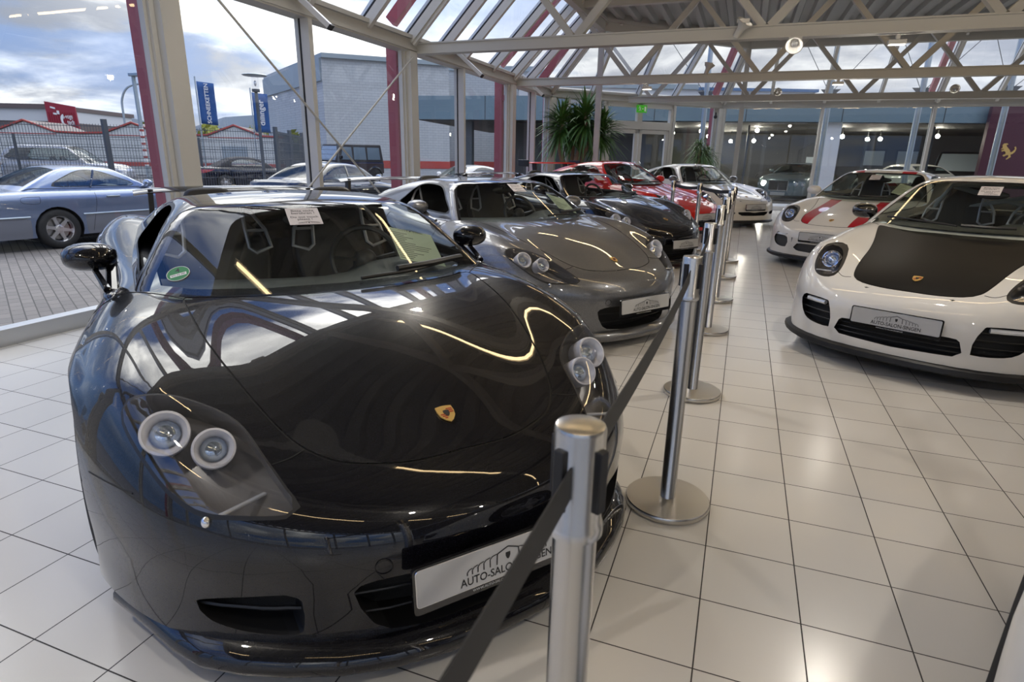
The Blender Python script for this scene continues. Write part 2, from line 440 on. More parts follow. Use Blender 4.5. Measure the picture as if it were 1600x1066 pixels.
# ---------------------------------------------------------------- car building
def seat(parent, x, s, z=.2, shell='leather', frame='alloy'):
    """bucket seat facing the nose"""
    b = MB()
    half = [(.0, .86), (.10, .85), (.135, .79), (.15, .70), (.20, .64), (.26, .57), (.275, .45), (.25, .25), (.245, .0)]
    loop = smooth_loop(half + [(-a, c) for a, c in half[:0:-1]], 3)
    tilt = Matrix.Translation((x, s + .02, z + .1)) @ Matrix.Rotation(math.radians(-20), 4, 'X') @ Matrix.Rotation(math.radians(90), 4, 'X')
    b.prism([tuple(q) for q in loop], -.055, .055, tilt)
    b.box((x - .25, s - .52, z), (x + .25, s + .02, z + .13)); b.box((x - .27, s - .5, z), (x - .2, s, z + .22)); b.box((x + .2, s - .5, z), (x + .27, s, z + .22))
    o = b.obj('seat', M[shell], parent, True, bevel=.02)
    f = MB()
    for g in (-1, 1):
        lp = [(g*.155, .74), (g*.21, .69), (g*.265, .60), (g*.285, .50), (g*.20, .47), (g*.165, .50), (g*.155, .62), (g*.155, .74)]
        f.tube([tilt @ Vector((a, c, .062)) for a, c in lp], .011, 6)
        f.tube([tilt @ Vector((a, c, .062)) for a, c in ((g*.16, .60), (g*.265, .60))], .009, 6)
    f.obj('seat_frame', M[frame], o, True)
    return o
def steering(parent, x, s, z, R=.185):
    Mx = Matrix.Translation((x, s, z)) @ Matrix.Rotation(math.radians(66), 4, 'X')
    b = MB(); b.tube([Mx @ Vector((R*math.cos(t), R*math.sin(t), 0)) for t in lin(0, 2*math.pi, 33)], .016, 8, False)
    b.ball(Mx @ Vector((0, 0, -.03)), .07, .05, .07)
    for t in (.15, math.pi - .15, -math.pi/2): b.bar(Mx @ Vector((0, 0, -.02)), Mx @ Vector((R*math.cos(t), R*math.sin(t), 0)), .03, .015)
    b.tube([Mx @ Vector((0, 0, -.03)), Mx @ Vector((0, 0, -.3))], .03, 8)
    return b.obj('steering_wheel', M['wheel_leather'], parent, True)
def wheel(parent, x, s, R, w, rimr, style='five', rim='alloy'):
    side = 1 if x > 0 else -1
    Mx = Matrix.Translation((x, s, R)) @ Matrix.Rotation(side*math.pi/2, 4, 'Y')
    t = MB(); h = w/2
    t.lathe([(rimr - .01, -h*.8), (rimr + .01, -h), (R - .035, -h), (R - .01, -h*.85), (R, -h*.6), (R, h*.6), (R - .01, h*.85), (R - .035, h), (rimr + .01, h), (rimr - .012, h*.85), (rimr - .03, h*.3), (rimr - .03, -h*.8)], 40, Mx)
    o = t.obj('wheel', M['rubber'], parent, True)
    r = MB()
    r.lathe([(rimr - .03, -h*.8), (rimr - .03, h*.55), (rimr - .012, h*.86), (rimr + .004, h*.9), (rimr + .006, h*.8), (rimr - .02, h*.5)], 40, Mx)
    n = {'five': 5, 'six': 6, 'ten': 10}[style]
    for k in range(n):
        a = 2*math.pi*k/n + .3; wd = {'five': .085, 'six': .07, 'ten': .035}[style]
        p = [(.03, -wd*.45), (rimr - .05, -wd*.3), (rimr - .012, -wd*.75), (rimr - .012, wd*.75), (rimr - .05, wd*.3), (.03, wd*.45)]
        r.prism(p, h*.42, h*.66, Mx @ Matrix.Rotation(a, 4, 'Z'))
    r.lathe([(.0, h*.72), (.05, h*.72), (.07, h*.6), (.07, h*.3)], 20, Mx)
    for k in range(5):
        a = 2*math.pi*k/5; c = Mx @ Vector((.05*math.cos(a), .05*math.sin(a), h*.7)); r.ball(c, .009, .009, .009, 6, 4)
    r.obj('rim', M[rim], o, True)
    d = MB(); d.lathe([(.06, h*.12), (rimr*.78, h*.12), (rimr*.78, -h*.05), (.06, -h*.05)], 32, Mx); d.obj('brake_disc', M['disc'], o, True)
    return o
def crest(parent, P, n, up, size=.062):
    """shield badge lying on the surface at P with normal n"""
    n = Vector(n).normalized(); u = Vector(up); u = (u - n*u.dot(n)).normalized(); a = u.cross(n)
    Mx = Matrix.Translation(Vector(P) + n*.002) @ Matrix((a, u, n)).transposed().to_4x4()
    k = size/2; out = [(-.78, .9), (-.3, .98), (0, 1.0), (.3, .98), (.78, .9), (.82, .3), (.7, -.3), (.4, -.75), (0, -1.05), (-.4, -.75), (-.7, -.3), (-.82, .3)]
    b = MB(); b.prism([(x*k, y*k) for x, y in out], 0, .004, Mx); o = b.obj('crest_badge', M['gold'], parent)
    r = MB()
    for y in (.05, .27, .49): r.prism([(x*k, (y + dy)*k) for x, dy in ((.12, 0), (.7, 0), (.7, .1), (.12, .1))], .004, .005, Mx)
    for y in (-.15, -.37, -.6): r.prism([(x*k, (y + dy)*k) for x, dy in ((-.62 + max(0, -.2 - y)*.6, 0), (-.12, 0), (-.12, .1), (-.62 + max(0, -.2 - y)*.6, .1))], .004, .005, Mx)
    r.obj('badge_stripes', M['badge_red'], o)
    c = MB(); c.prism([(x*k*.34, y*k*.38) for x, y in out], .004, .006, Mx); c.obj('badge_shield', M['ink'], o)
    return o
def hall_logo(mb, Mx, k=1.0):
    """row of roof frames drawn with bars, with a shield in the middle gable; about 0.28 wide"""
    def ln(p, q, w=.0032): mb.bar(Mx @ Vector((p[0]*k, p[1]*k, .0015)), Mx @ Vector((q[0]*k, q[1]*k, .0015)), w*k, .001, Mx.to_3x3() @ Vector((0, 0, 1)))
    for g in (-1, 1):
        ln((0, .045), (g*.034, .032)); ln((g*.034, .032), (g*.036, .0))
        x = .036
        for i in range(5):
            w = .021 - .0014*i; t = .030 - .0038*i
            ln((g*x, t + .003), (g*(x + w*.65), t), .0022); ln((g*(x + w*.65), t), (g*(x + w), t - .007), .0022); ln((g*(x + w), t - .007), (g*(x + w), 0), .0026); x += w
    out = [(-.8, .9), (.8, .9), (.8, .1), (.5, -.6), (0, -1), (-.5, -.6), (-.8, .1)]
    mb.prism([(x*.009*k, (y*.011 + .017)*k) for x, y in out], 0, .0015, Mx)
def plate(parent, P, tilt=0, yaw=0.0, dark=False):
    """number plate carrier with the dealer's print, facing the nose direction (-s)"""
    Mx = Matrix.Translation(P) @ Matrix.Rotation(yaw, 4, 'Z') @ Matrix.Rotation(math.radians(90 - tilt), 4, 'X')
    def rr(w, h, r): return [(sx*(w - r) + r*math.cos(a), sy*(h - r) + r*math.sin(a)) for sx, sy, a0 in ((1, 1, 0), (-1, 1, 90), (-1, -1, 180), (1, -1, 270)) for a in (math.radians(a0 + d) for d in (0, 30, 60, 90))]
    b = MB(); b.prism(rr(.264, .066, .012), -.012, .0, Mx); o = b.obj('license_plate', M['gloss_black'], parent)
    w = MB(); w.prism(rr(.257, .052, .01), 0, .002, Mx @ Matrix.Translation((0, .009, 0))); w.obj('plate_sheet', M['plate_white'], o)
    e = MB()
    L = rr(.257, .052, .01) ; e.tube([Mx @ Vector((x, y + .009, .002)) for x, y in L + L[:1]], .0016, 5, False); e.obj('plate_edge', M['chrome'], o)
    t = MB(); put_text(t, 'AUTO-SALON-SINGEN', .033, Mx @ Matrix.Translation((.01, -.022, .003)), sx=.86)
    hall_logo(t, Mx @ Matrix.Translation((.01, -.002, .002)), .98); t.obj('plate_print', M['ink'], o)
    f = MB(); put_text(f, 'WWW.AUTO-SALON-SINGEN.DE', .0105, Mx @ Matrix.Translation((-.02, -.054, .001)))
    f.obj('frame_print', M['plate_white'], o)
    return o
def surf_tube(shell, pts, r, push=0.0):
    """points given near the surface, settled onto it along the gradient"""
    P = np.array(pts, float)
    for _ in range(12):
        v = shell.F(P); g = shell.grad(P); e = .002
        dv = (shell.F(P + g*e) - v)/e; P = P - g*np.clip(v/np.where(np.abs(dv) < .1, .1, dv), -.05, .05)[:, None]
    return P + shell.grad(P)*push
def seam_line(mb, shell, pts, r=.0022, closed=False, n=5):
    P = surf_tube(shell, smooth_loop(pts, n, closed), r, .0)
    mb.tube([tuple(p) for p in P], r, 5, False)
def both(poly): return [(x, y) for x, y in poly] + [(-x, y) for x, y in poly[::-1]]

class Car:
    """body shell with panels, openings and fittings; local axes x lateral, y backwards, z up, nose at the origin"""
    def __init__(s, name, label, cat, spec, loc, rz, scale=1.0, paintm='white_paint'):
        s.r = thing(name, label, cat, (loc[0], loc[1], loc[2] if len(loc) > 2 else 0), math.radians(rz)); s.r.scale = (scale,)*3; s.sp = spec; s.paint = paintm
        s.shell = spec['body']; s.cab = spec['cabin']
        s.body = s.shell.mesh(**spec.get('res', {})); s.pieces = []; s.seams = []
        s.build()
    def part(s, name, Mh, mat, parent=None, label=None):
        if Mh is None or not len(Mh.F): return None
        o = msh(name, Mh, M[mat] if isinstance(mat, str) else mat, parent or s.r)
        if label: o['label'] = label
        return o
    def take(s, d):
        a, s.body = s.body.clip(d); return a
    def dist(s, B, poly, view):
        V = B.V; ax = np.abs(V[:, 0])
        if view == 'plan': return polyd(poly, ax, V[:, 1])
        if view == 'front': return np.where(V[:, 1] < 1.0, polyd(poly, ax, V[:, 2]), 1.0)
        if view == 'planx': return polyd(poly, V[:, 0], V[:, 1])
        if view == 'rear': return np.where(V[:, 1] > 3.5, polyd(poly, ax, V[:, 2]), 1.0)
        return np.where(ax > .3, polyd(poly, V[:, 1], V[:, 2]), 1.0)
    def halves(s, Mh): 
        a, b = Mh.clip(Mh.V[:, 0]); return (a, -1), (b, 1)
    def build(s):
        sp = s.sp; R = s.r; pm = s.paint
        # wheel openings
        for ys, zr, rr_ in sp['arches']:
            V = s.body.V; d = np.where(np.abs(V[:, 0]) > .45, np.hypot(V[:, 1] - ys, V[:, 2] - zr) - rr_, 1.0); s.take(d)
        for ys, zr, rr_ in sp['arches']:
            for g in (-1, 1):
                lt = MB(); pts = [(math.cos(t), math.sin(t)) for t in lin(math.radians(-28), math.radians(208), 25)]
                V = []; F = []
                for c, sn in pts:
                    for q, xx in ((1.0, .95), (1.005, .45)): V.append((g*xx*.97, ys + c*rr_*q*1.002, zr + sn*rr_*q*1.002))
                for i in range(len(pts) - 1): F.append((2*i, 2*i + 1, 2*i + 3, 2*i + 2))
                # keep the liner edge inside the flank
                V = [Vector(v) for v in V]
                for i in range(0, len(V), 2):
                    x = .3
                    xs = np.linspace(.3, 1.05, 60); f = s.shell.F(np.array([(xx, V[i].y, V[i].z) for xx in xs])); k = np.argmax(f > 0); x = xs[k] if f[k] > 0 else .9
                    V[i].x = g*(x - .012)
                lt.add(V, F); lt.obj('wheel_liner', M['trim_black'], R)
        # cockpit opening
        s.take(s.dist(s.body, sp['cockpit'], 'plan'))
        # headlights
        hl = sp.get('headlight')
        if hl:
            d = s.dist(s.body, hl['poly'], hl.get('view', 'plan')); 
            if hl.get('view', 'plan') == 'plan': d = np.where(s.body.V[:, 1] < 1.4, d, 1.)
            lens = s.take(d); lo, rim = lens.clip(s.dist(lens, hl['poly'], hl.get('view', 'plan')) + hl.get('rim', .007))
            rims = s.halves(rim)
            for (L, g), (Rm_, _) in zip(s.halves(lo), rims):
                if not len(L.F): continue
                vec = np.array(hl['vec'], float); vec[0] *= g
                o = s.part('headlight', L, 'lens'); s.part('headlight_rim', Rm_, hl.get('rimmat', 'trim_black'), o)
                fl, wl = L.recess(vec); V, N, F, mi = join_msh([fl, wl])
                ob = mesh_obj('lamp_bowl', V, F, [M[hl.get('bowl', 'lamp_bowl')], M[hl.get('bowl', 'lamp_bowl')]], o, smooth=True); auto_smooth(ob.data)
                for c, rad, nn, kind in hl['units']:
                    c = Vector((c[0]*g, c[1], c[2])); nn = Vector((nn[0]*g, nn[1], nn[2])).normalized()
                    Mx = Matrix.Translation(c) @ nn.to_track_quat('Z', 'Y').to_matrix().to_4x4()
                    rg = MB(); rg.lathe([(rad*.93, -.07), (rad, -.02), (rad*1.0, .0), (rad*.97, .008), (rad*.88, .009), (rad*.80, .0), (rad*.74, -.004), (rad*.66, -.02), (rad*.62, -.03)], 32, Mx)
                    ro = rg.obj('lamp_ring', M['lamp_ring' if kind != 'chrome' else 'chrome'], o, True)
                    gl = MB(); gl.ball(Mx @ Vector((0, 0, -.03)), rad*.64, rad*.64, rad*.42, 20, 12, nn.to_track_quat('Z', 'Y').to_matrix().to_4x4()); gl.obj('projector_lens', M['projector'], ro, True)
                for (c, half, mat) in hl.get('strips', []):
                    st = MB(); c = Vector((c[0]*g, c[1], c[2])); st.bar(c - Vector((half[0]*g, half[1], half[2])), c + Vector((half[0]*g, half[1], half[2])), .014, .009); st.obj('turn_lamp', M[mat], o, bevel=.004)
        # air intakes
        for it in sp.get('intakes', []):
            reg = s.take(s.dist(s.body, it['poly'], it.get('view', 'front')))
            groups = [(reg, 0)] if it.get('centre') else s.halves(reg)
            for G, g in groups:
                if not len(G.F): continue
                fl, wl = G.recess(np.array(it.get('vec', (0, .07, 0)), float)); V, N, F, mi = join_msh([fl, wl])
                mats = [M[it.get('mat', 'grille')], M[it.get('wall', 'trim_black')]]
                o = mesh_obj(it.get('name', 'air_intake'), V, F, mats, R, mi)
                if it.get('slats'):
                    b = MB(); lo = G.V.min(0); hi = G.V.max(0)
                    for k in range(it['slats']):
                        z = lo[2] + (hi[2] - lo[2])*(k + 1)/(it['slats'] + 1)
                        xs = np.linspace(lo[0], hi[0], 9)
                        pts = []
                        for x in xs:
                            ss = np.linspace(-.1, 1.0, 300); f = s.shell.F(np.array([(x, q, z) for q in ss])); kk = np.argmax(f < 0); pts.append((x, ss[kk] + .028, z))
                        b.tube(pts, it.get('slat_r', .006), 6)
                    b.obj('grille_slats', M['trim_black'], o, True)
        for pa in sp.get('patches', []):
            reg = s.take(s.dist(s.body, pa['poly'], pa['view']))
            for G, g in ([(reg, 0)] if pa.get('centre') else s.halves(reg)): s.part(pa['name'], G, pa['mat'])
        # bonnet and painted panels, each inside a dark shut line
        for pn in sp.get('panels', []):
            w = pn.get('gap', .0034); d = s.dist(s.body, pn['poly'], pn.get('view', 'planx')); 
            if pn.get('view', 'planx') == 'planx': d = np.where(s.body.V[:, 1] < pn.get('smax', 2.2), d, 1.)
            reg = s.take(d - w); inner, gap = reg.clip(s.dist(reg, pn['poly'], pn.get('view', 'planx')) + w)
            s.seams.append(Msh(gap.V - gap.N*.003, gap.N, gap.F))
            if pn.get('stripes'):
                a, b = inner.clip(np.abs(np.abs(inner.V[:, 0]) - pn['stripes'][0]) - pn['stripes'][1])
                o = s.part(pn['name'], b, pn.get('mat', pm))
                for G, g in s.halves(a): s.part('racing_stripe', G, 'stripe_red', o)
            else: s.part(pn['name'], inner, pn.get('mat', pm))
        # the painted body itself with its shut lines
        body = s.body; extra = None
        if sp.get('stripes_body'):
            x0, w = sp['stripes_body']
            d = np.maximum(np.abs(np.abs(body.V[:, 0]) - x0) - w, 2.9 - body.V[:, 1])
            extra, body = body.clip(d)
        bo = s.part('body', body, pm)
        if extra is not None:
            for G, g in s.halves(extra): s.part('racing_stripe', G, 'stripe_red', bo)
        if s.seams:
            V, N, F, mi = join_msh(s.seams); mesh_obj('shut_lines', V, F, M['seam'], bo, N=N)
        for pts in sp.get('seamlines', []):
            for g in (-1, 1): ln = MB(); seam_line(ln, s.shell, [(g*p[0], p[1], p[2]) for p in pts]); ln.obj('panel_joint', M['seam'], bo, True)
        # greenhouse
        C = s.cab.mesh(**sp.get('cabres', {})); Hs = s.shell
        C = C.clip(Hs.F(C.V) + .004)[1]
        def wd(B, m):
            V = B.V; ax = np.abs(V[:, 0]); xa = sp['ws_x'](V[:, 2]); zt = sp['ws_top'] - sp.get('ws_crown', .06)*ax*ax
            d = smax(ax - xa + m, V[:, 2] - zt + m, .07); return np.where(V[:, 1] < sp['ws_smax'], d, .5)
        fr, C = C.clip(wd(C, 0)); scr, frit = fr.clip(wd(fr, sp.get('frit', .02)))
        wo = s.part('windshield', scr, 'screen'); s.part('windshield_border', frit, 'gloss_black', wo)
        sd = s.dist(C, sp['side_win'], 'side'); sdn, C = C.clip(np.where(np.abs(C.N[:, 0]) > .25, sd, 1.))
        if sp.get('side_glass', True):
            for G, g in s.halves(sdn):
                gl, fr2 = G.clip(s.dist(G, sp['side_win'], 'side') + .012); o = s.part('side_window', gl, 'side_glass'); s.part('window_trim', fr2, 'trim_black', o)
        else:
            edge = sdn.clip(s.dist(sdn, sp['side_win'], 'side') + .012)[1]
            for G, g in s.halves(edge): s.part('window_seal', G, 'trim_black')
        if sp.get('quarter_win') is not None:
            qd = s.dist(C, sp['quarter_win'], 'side'); q, C = C.clip(np.where(np.abs(C.N[:, 0]) > .25, qd, 1.))
            for G, g in s.halves(q): s.part('quarter_window', G, 'side_glass')
        if sp.get('rear_win') is not None:
            q, C = C.clip(np.where(C.N[:, 1] > .05, s.dist(C, sp['rear_win'], 'plan'), 1.)); s.part('rear_window', q, 'side_glass')
        if sp.get('roof_stripes'):
            x0, w = sp['roof_stripes']; st, C = C.clip(np.where((C.V[:, 2] > 1.0) & (C.N[:, 2] > .5), np.abs(np.abs(C.V[:, 0]) - x0) - w, 1.)); ro = s.part('roof', C, pm)
            for G, g in s.halves(st): s.part('racing_stripe', G, 'stripe_red', ro)
        else: ro = s.part('roof', C, sp.get('roof_mat', pm))
        # cabin
        if sp.get('interior', True): s.cabin()
        for x, y, Rw, w, rim in sp['wheels']:
            for g in (-1, 1): wheel(R, g*x, y, Rw, w, rim, sp.get('wheel_style', 'five'), sp.get('rim_mat', 'alloy'))
        for f in sp.get('extras', []): f(s)
    def cabin(s):
        sp = s.sp; R = s.r; k = sp['cab']   # s0 front bulkhead, s1 rear bulkhead, w half width, zf floor, zd dash height
        b = MB(); s0, s1, w, zf, zd = k['s0'], k['s1'], k['w'], k['zf'], k['zd']
        b.add([(-w, s0, zf), (w, s0, zf), (w, s1, zf), (-w, s1, zf), (-w, s0, zd - .12), (w, s0, zd - .12), (w, s1, zd), (-w, s1, zd)],
              [(0, 1, 2, 3), (0, 4, 5, 1), (1, 5, 6, 2), (2, 6, 7, 3), (3, 7, 4, 0)])
        b.obj('cabin_lining', M['cloth'], R)
        # dashboard: swept section from the screen base to the fascia
        d = MB(); n = 13; V = []; F = []; N_ = sp['cab_N']; zb = zd - .03
        prof = [(0, 0), (.12, .012), (.30, .012), (.40, -.005), (.445, -.05), (.45, -.14), (.40, -.26), (.36, -.42)]
        for i in range(n):
            x = -w*.99 + 2*w*.99*i/(n - 1); se = float(N_(np.array([abs(x)]), np.array([zb]))[0]) + .02
            hood = .05*math.exp(-((x - k['drv'])/.2)**4)
            for a, c in prof: V.append((x, se + a + .03*abs(x), zb + c + (hood if .25 < a < .42 else hood*.3 if a > .1 else 0)))
        m = len(prof)
        for i in range(n - 1):
            for j in range(m - 1): F.append((i*m + j, (i+1)*m + j, (i+1)*m + j + 1, i*m + j + 1))
        d.add(V, F); d.obj('dashboard', M['dash'], R, True)
        sx = k['seat_x']
        for x in (-sx, sx): seat(R, x, k['seat_s'], zf + .03, k.get('shell', 'leather'), k.get('frame', 'seat_silver'))
        steering(R, k['drv'], k['wheel_s'], zd - .05)
        mr = MB(); mr.ball((0, k['mir'][0], k['mir'][1]), .115, .02, .035, 14, 8); mr.tube([(0, k['mir'][0] - .02, k['mir'][1] + .01), (0, k['mir'][0] - .05, k['mir'][1] + .07)], .01, 6)
        mr.obj('rear_view_mirror', M['trim_black'], R, True)
# ---------------------------------------------------------------- the mid engined coupes
def door_mirror(car, x, s, z, rx, ry, rz, foot, mat, glassm='chrome', two=True, yaw=0):
    for g in (-1, 1):
        b = MB(); Rm = Matrix.Rotation(g*yaw, 4, 'Z')
        V = []; F = []; n = 22; m = 12
        for i in range(m + 1):
            a = math.pi*i/m
            for k in range(n):
                t = 2*math.pi*k/n; cx, cz = math.cos(t), math.sin(t)
                xx = math.copysign(abs(cx)**.85, cx)*math.sin(a); zz = math.copysign(abs(cz)**.85, cz)*math.sin(a); yy = -math.cos(a)
                yy = yy if yy < 0 else yy*.35
                V.append(Vector((g*x, s, z)) + Rm @ Vector((rx*xx, ry*yy, rz*zz)))
        for i in range(m):
            for k in range(n): k2 = (k+1) % n; F.append((i*n + k, (i+1)*n + k, (i+1)*n + k2, i*n + k2))
        b.add(V, F); o = b.obj('door_mirror', M[mat], car.r, True)
        st = MB(); fx, fs, fz = foot
        st.tube([(g*(x - rx*.72), s, z - rz*.2), (g*(x - rx*.70), s - .01, z - rz*.9), (g*fx, fs, fz)], [.024, .022, .026], 8)
        if two: st.tube([(g*(x - rx*.1), s - .02, z - rz*.85), (g*(fx + .012), fs - .02, fz + .03)], [.012, .015], 8)
        st.ball((g*fx, fs, fz), .035, .09, .03)
        st.obj('mirror_stalk', M[mat], o, True)
        gl = MB(); gl.ball(Vector((g*x, s + ry*.30, z)), rx*.86, .012, rz*.82, 18, 8, Rm.to_4x4()); gl.obj('mirror_glass', M[glassm], o, True)
def wiper(car, pts, arm):
    b = MB(); b.tube([tuple(p) for p in surf_tube(car.cab, smooth_loop(pts, 4, False), 0, .016)], .008, 6)
    b.tube([tuple(p) for p in surf_tube(car.cab, smooth_loop(arm, 4, False), 0, .03)], [.013]*len(smooth_loop(arm, 4, False)), 6)
    b.obj('wiper', M['trim_black'], car.r, True)
def gt_extras(c):
    R = c.r
    # front lip following the nose
    lip = MB(); V = []; F = []; xs = [0, .15, .3, .42, .54, .64, .73, .80, .86, .91, .94, .958]
    xs = [-x for x in xs[:0:-1]] + xs
    prof = [(.05, .142), (.004, .128), (-.010, .108), (-.013, .088), (-.004, .070), (.05, .064), (.12, .064)]
    P = np.array([float(GT_P(np.array([abs(x)]))[0]) for x in xs])
    for i, x in enumerate(xs):
        t = Vector((x, P[i], 0)); d = Vector((-(P[min(i+1, len(xs)-1)] - P[max(i-1, 0)]), xs[min(i+1, len(xs)-1)] - xs[max(i-1, 0)], 0)).normalized()
        k = min(1, max(0, (abs(x) - .70)/.22)); k = k*k*(3 - 2*k)*.045
        for a, z in prof: q = t + d*(a + k); V.append((q.x, q.y, z))
    m = len(prof)
    for i in range(len(xs) - 1):
        for j in range(m - 1): F.append((i*m + j, i*m + j + 1, (i+1)*m + j + 1, (i+1)*m + j))
    lip.add(V, F); lip.obj('front_splitter', M[c.paint], R, True)
    plate(R, (.005, -.022, .322), 4)
    cp = surf_tube(c.shell, [(.012, .345, .6)], 0)[0]; n = c.shell.grad(cp[None])[0]
    crest(R, cp, n, (0, 1, .3), .068)
    door_mirror(c, .90, 1.88, .932, .10, .10, .060, (.835, 1.66, .80), c.paint)
    for g in (-1, 1):
        w = surf_tube(c.shell, [(g*.665, .301, .482)], 0)[0]; b = MB(); b.ball(w, .013, .014, .016, 10, 6); b.obj('washer_jet', M['chrome'], R, True)
        b = MB(); p = surf_tube(c.shell, [(g*.30, .066, .36)], 0)[0]; nn = Vector(c.shell.grad(p[None])[0]); Mx = Matrix.Translation(p) @ nn.to_track_quat('Z', 'Y').to_matrix().to_4x4()
        b.tube([Mx @ Vector((.022*math.cos(t), .022*math.sin(t), .0005)) for t in lin(0, 2*math.pi, 21)], .0013, 5, False); b.obj('tow_eye_cover', M['seam'], R)
    # cowl strip and wiper
    wiper(c, [(.05, 1.23, .855), (.3, 1.28, .872), (.62, 1.44, .885)], [(.60, 1.44, .86), (.40, 1.33, .87), (.22, 1.27, .87)])
    # rear wing on two posts
    w = MB(); V = []; F = []
    for x in lin(-.70, .70, 15):
        for a, z in ((0, 0), (.04, .022), (.14, .026), (.26, .012), (.27, .004), (.14, .0), (.03, -.012)): V.append((x, 4.18 + a + .05*(x/.7)**2, 1.075 + z - .03*(x/.7)**4))
    for i in range(14):
        for j in range(7): F.append((i*7 + j, i*7 + (j+1) % 7, (i+1)*7 + (j+1) % 7, (i+1)*7 + j))
    F += [tuple(range(7))[::-1], tuple(range(98, 105))]
    w.add(V, F); wo = w.obj('rear_wing', M[c.paint], R, True)
    for g in (-1, 1): pz = MB(); pz.bar((g*.60, 4.28, .80), (g*.585, 4.28, 1.08), .035, .10, (0, 1, 0)); pz.obj('wing_post', M['trim_black'], wo)
    # engine cover humps behind the seats
    for g in (-1, 1):
        h = MB(); h.ball((g*.36, 3.15, .86), .24, .62, .17, 18, 10); h.obj('headrest_fairing', M[c.paint], R, True)
    # rear lamps
    for g in (-1, 1):
        t = MB(); t.ball((g*.66, 4.44, .70), .13, .06, .06, 14, 8); t.obj('tail_lamp', M['tail'], R, True)
GT_HL = [(.765, .655), (.667, .612), (.557, .508), (.508, .345), (.478, .243), (.462, .20), (.51, .198), (.655, .285), (.735, .378), (.79, .50), (.824, .62), (.812, .668)]
GT_HOOD = [(0, .205), (.16, .209), (.32, .264), (.40, .337), (.455, .44), (.515, .64), (.575, .93), (.60, 1.20), (.602, 1.30), (.57, 1.325), (.30, 1.215), (0, 1.18)]
def poly_sym(p, n=5):
    """half outline starting and ending on the centre line -> full smooth closed outline"""
    h = smooth_loop(p, n, False); return np.concatenate([h, [(-x, y) for x, y in h[-2:0:-1]]])
GT_SPEC = dict(body=GT_body, cabin=GT_cabin, res=dict(nx=14, nf=30, ns=120, nr=26), cabres=dict(nx=12, nf=30, ns=40, nr=36),
    arches=[(1.06, .335, .358), (3.72, .355, .385)], cockpit=[(-.1, 1.27), (.3, 1.31), (.56, 1.43), (.665, 1.54), (.665, 2.6), (.5, 2.75), (-.1, 2.75)],
    headlight=dict(poly=smooth_loop(GT_HL, 5), vec=(-.02, .045, -.085), rim=.006, units=[((.728, .535, .640), .062, (.03, -.86, .5), 'ring'), ((.622, .447, .608), .055, (.0, -.86, .5), 'ring')],
        strips=[((.585, .325, .49), (.065, -.03, 0.0), 'led')]),
    intakes=[dict(poly=smooth_loop([(.72, .252), (.66, .274), (.58, .288), (.505, .294), (.49, .275), (.487, .20), (.50, .168), (.6, .168), (.685, .19), (.715, .222)], 3), name='side_intake', vec=(0, .10, 0), slats=1),
             dict(poly=[(-.1, .326), (.30, .322), (.375, .312), (.37, .27), (.345, .20), (.30, .155), (.14, .138), (-.1, .135)], name='centre_intake', centre=True, vec=(0, .12, 0), slats=2, slat_r=.004)],
    panels=[dict(name='hood', poly=poly_sym(GT_HOOD))],
    seamlines=[[(.81, .487, .51), (.86, .57, .512), (.907, .681, .508)], [(.41, .352, .585), (.455, .335, .578), (.50, .33, .575)], [(.602, 1.31, .82), (.70, 1.42, .83), (.78, 1.52, .83)],
               [(.80, 1.52, .82), (.86, 1.55, .7), (.88, 1.58, .5), (.87, 1.6, .25)], [(.83, 2.6, .84), (.87, 2.62, .7), (.88, 2.62, .4)]],
    ws_x=lambda z: GT_Wg(z) - .028, ws_top=1.152, ws_smax=2.05, frit=.018, side_glass=False,
    side_win=smooth_loop([(1.62, .885), (1.80, 1.005), (1.98, 1.095), (2.2, 1.118), (2.42, 1.10), (2.56, 1.0), (2.62, .90), (2.1, .885)], 4), rear_win=None,
    cab=dict(s0=1.32, s1=2.74, w=.665, zf=.22, zd=.86, drv=.34, seat_x=.345, seat_s=2.38, wheel_s=2.02, mir=(1.86, 1.06)), cab_N=GT_N,
    wheels=[(.825, 1.06, .334, .265, .245), (.80, 3.72, .354, .33, .258)], extras=[gt_extras])
# ---------------------------------------------------------------- the rear engined coupes
N_HL = smooth_loop([(.705, .765), (.66, .775), (.59, .752), (.53, .70), (.49, .635), (.495, .590), (.55, .572), (.63, .582), (.685, .625), (.718, .70)], 5)
N_HOOD = [(0, .146), (.15, .152), (.29, .183), (.365, .24), (.40, .35), (.425, .51), (.455, .73), (.51, 1.0), (.595, 1.33), (.585, 1.39), (.3, 1.29), (0, 1.25)]
def nine_lip(c, z0=.10, z1=.165, out=.02, mat='trim_black'):
    V = []; F = []; xs = [0, .15, .3, .42, .54, .64, .72, .79, .84, .875]; xs = [-x for x in xs[:0:-1]] + xs
    prof = [(.06, z1 + .02), (.01, z1), (-out, z1 - .02), (-out - .005, z0 + .015), (0, z0), (.12, z0)]
    P = [float(N_P(np.array([abs(x)]))[0]) for x in xs]
    for i, x in enumerate(xs):
        a = max(i-1, 0); b = min(i+1, len(xs)-1); d = Vector((-(P[b] - P[a]), xs[b] - xs[a], 0)).normalized()
        for q, z in prof: w = Vector((x, P[i], 0)) + d*q; V.append((w.x, w.y, z))
    m = len(prof)
    for i in range(len(xs) - 1):
        for j in range(m - 1): F.append((i*m + j, i*m + j + 1, (i+1)*m + j + 1, (i+1)*m + j))
    b = MB(); b.add(V, F); b.obj('front_splitter', M[mat], c.r, True)
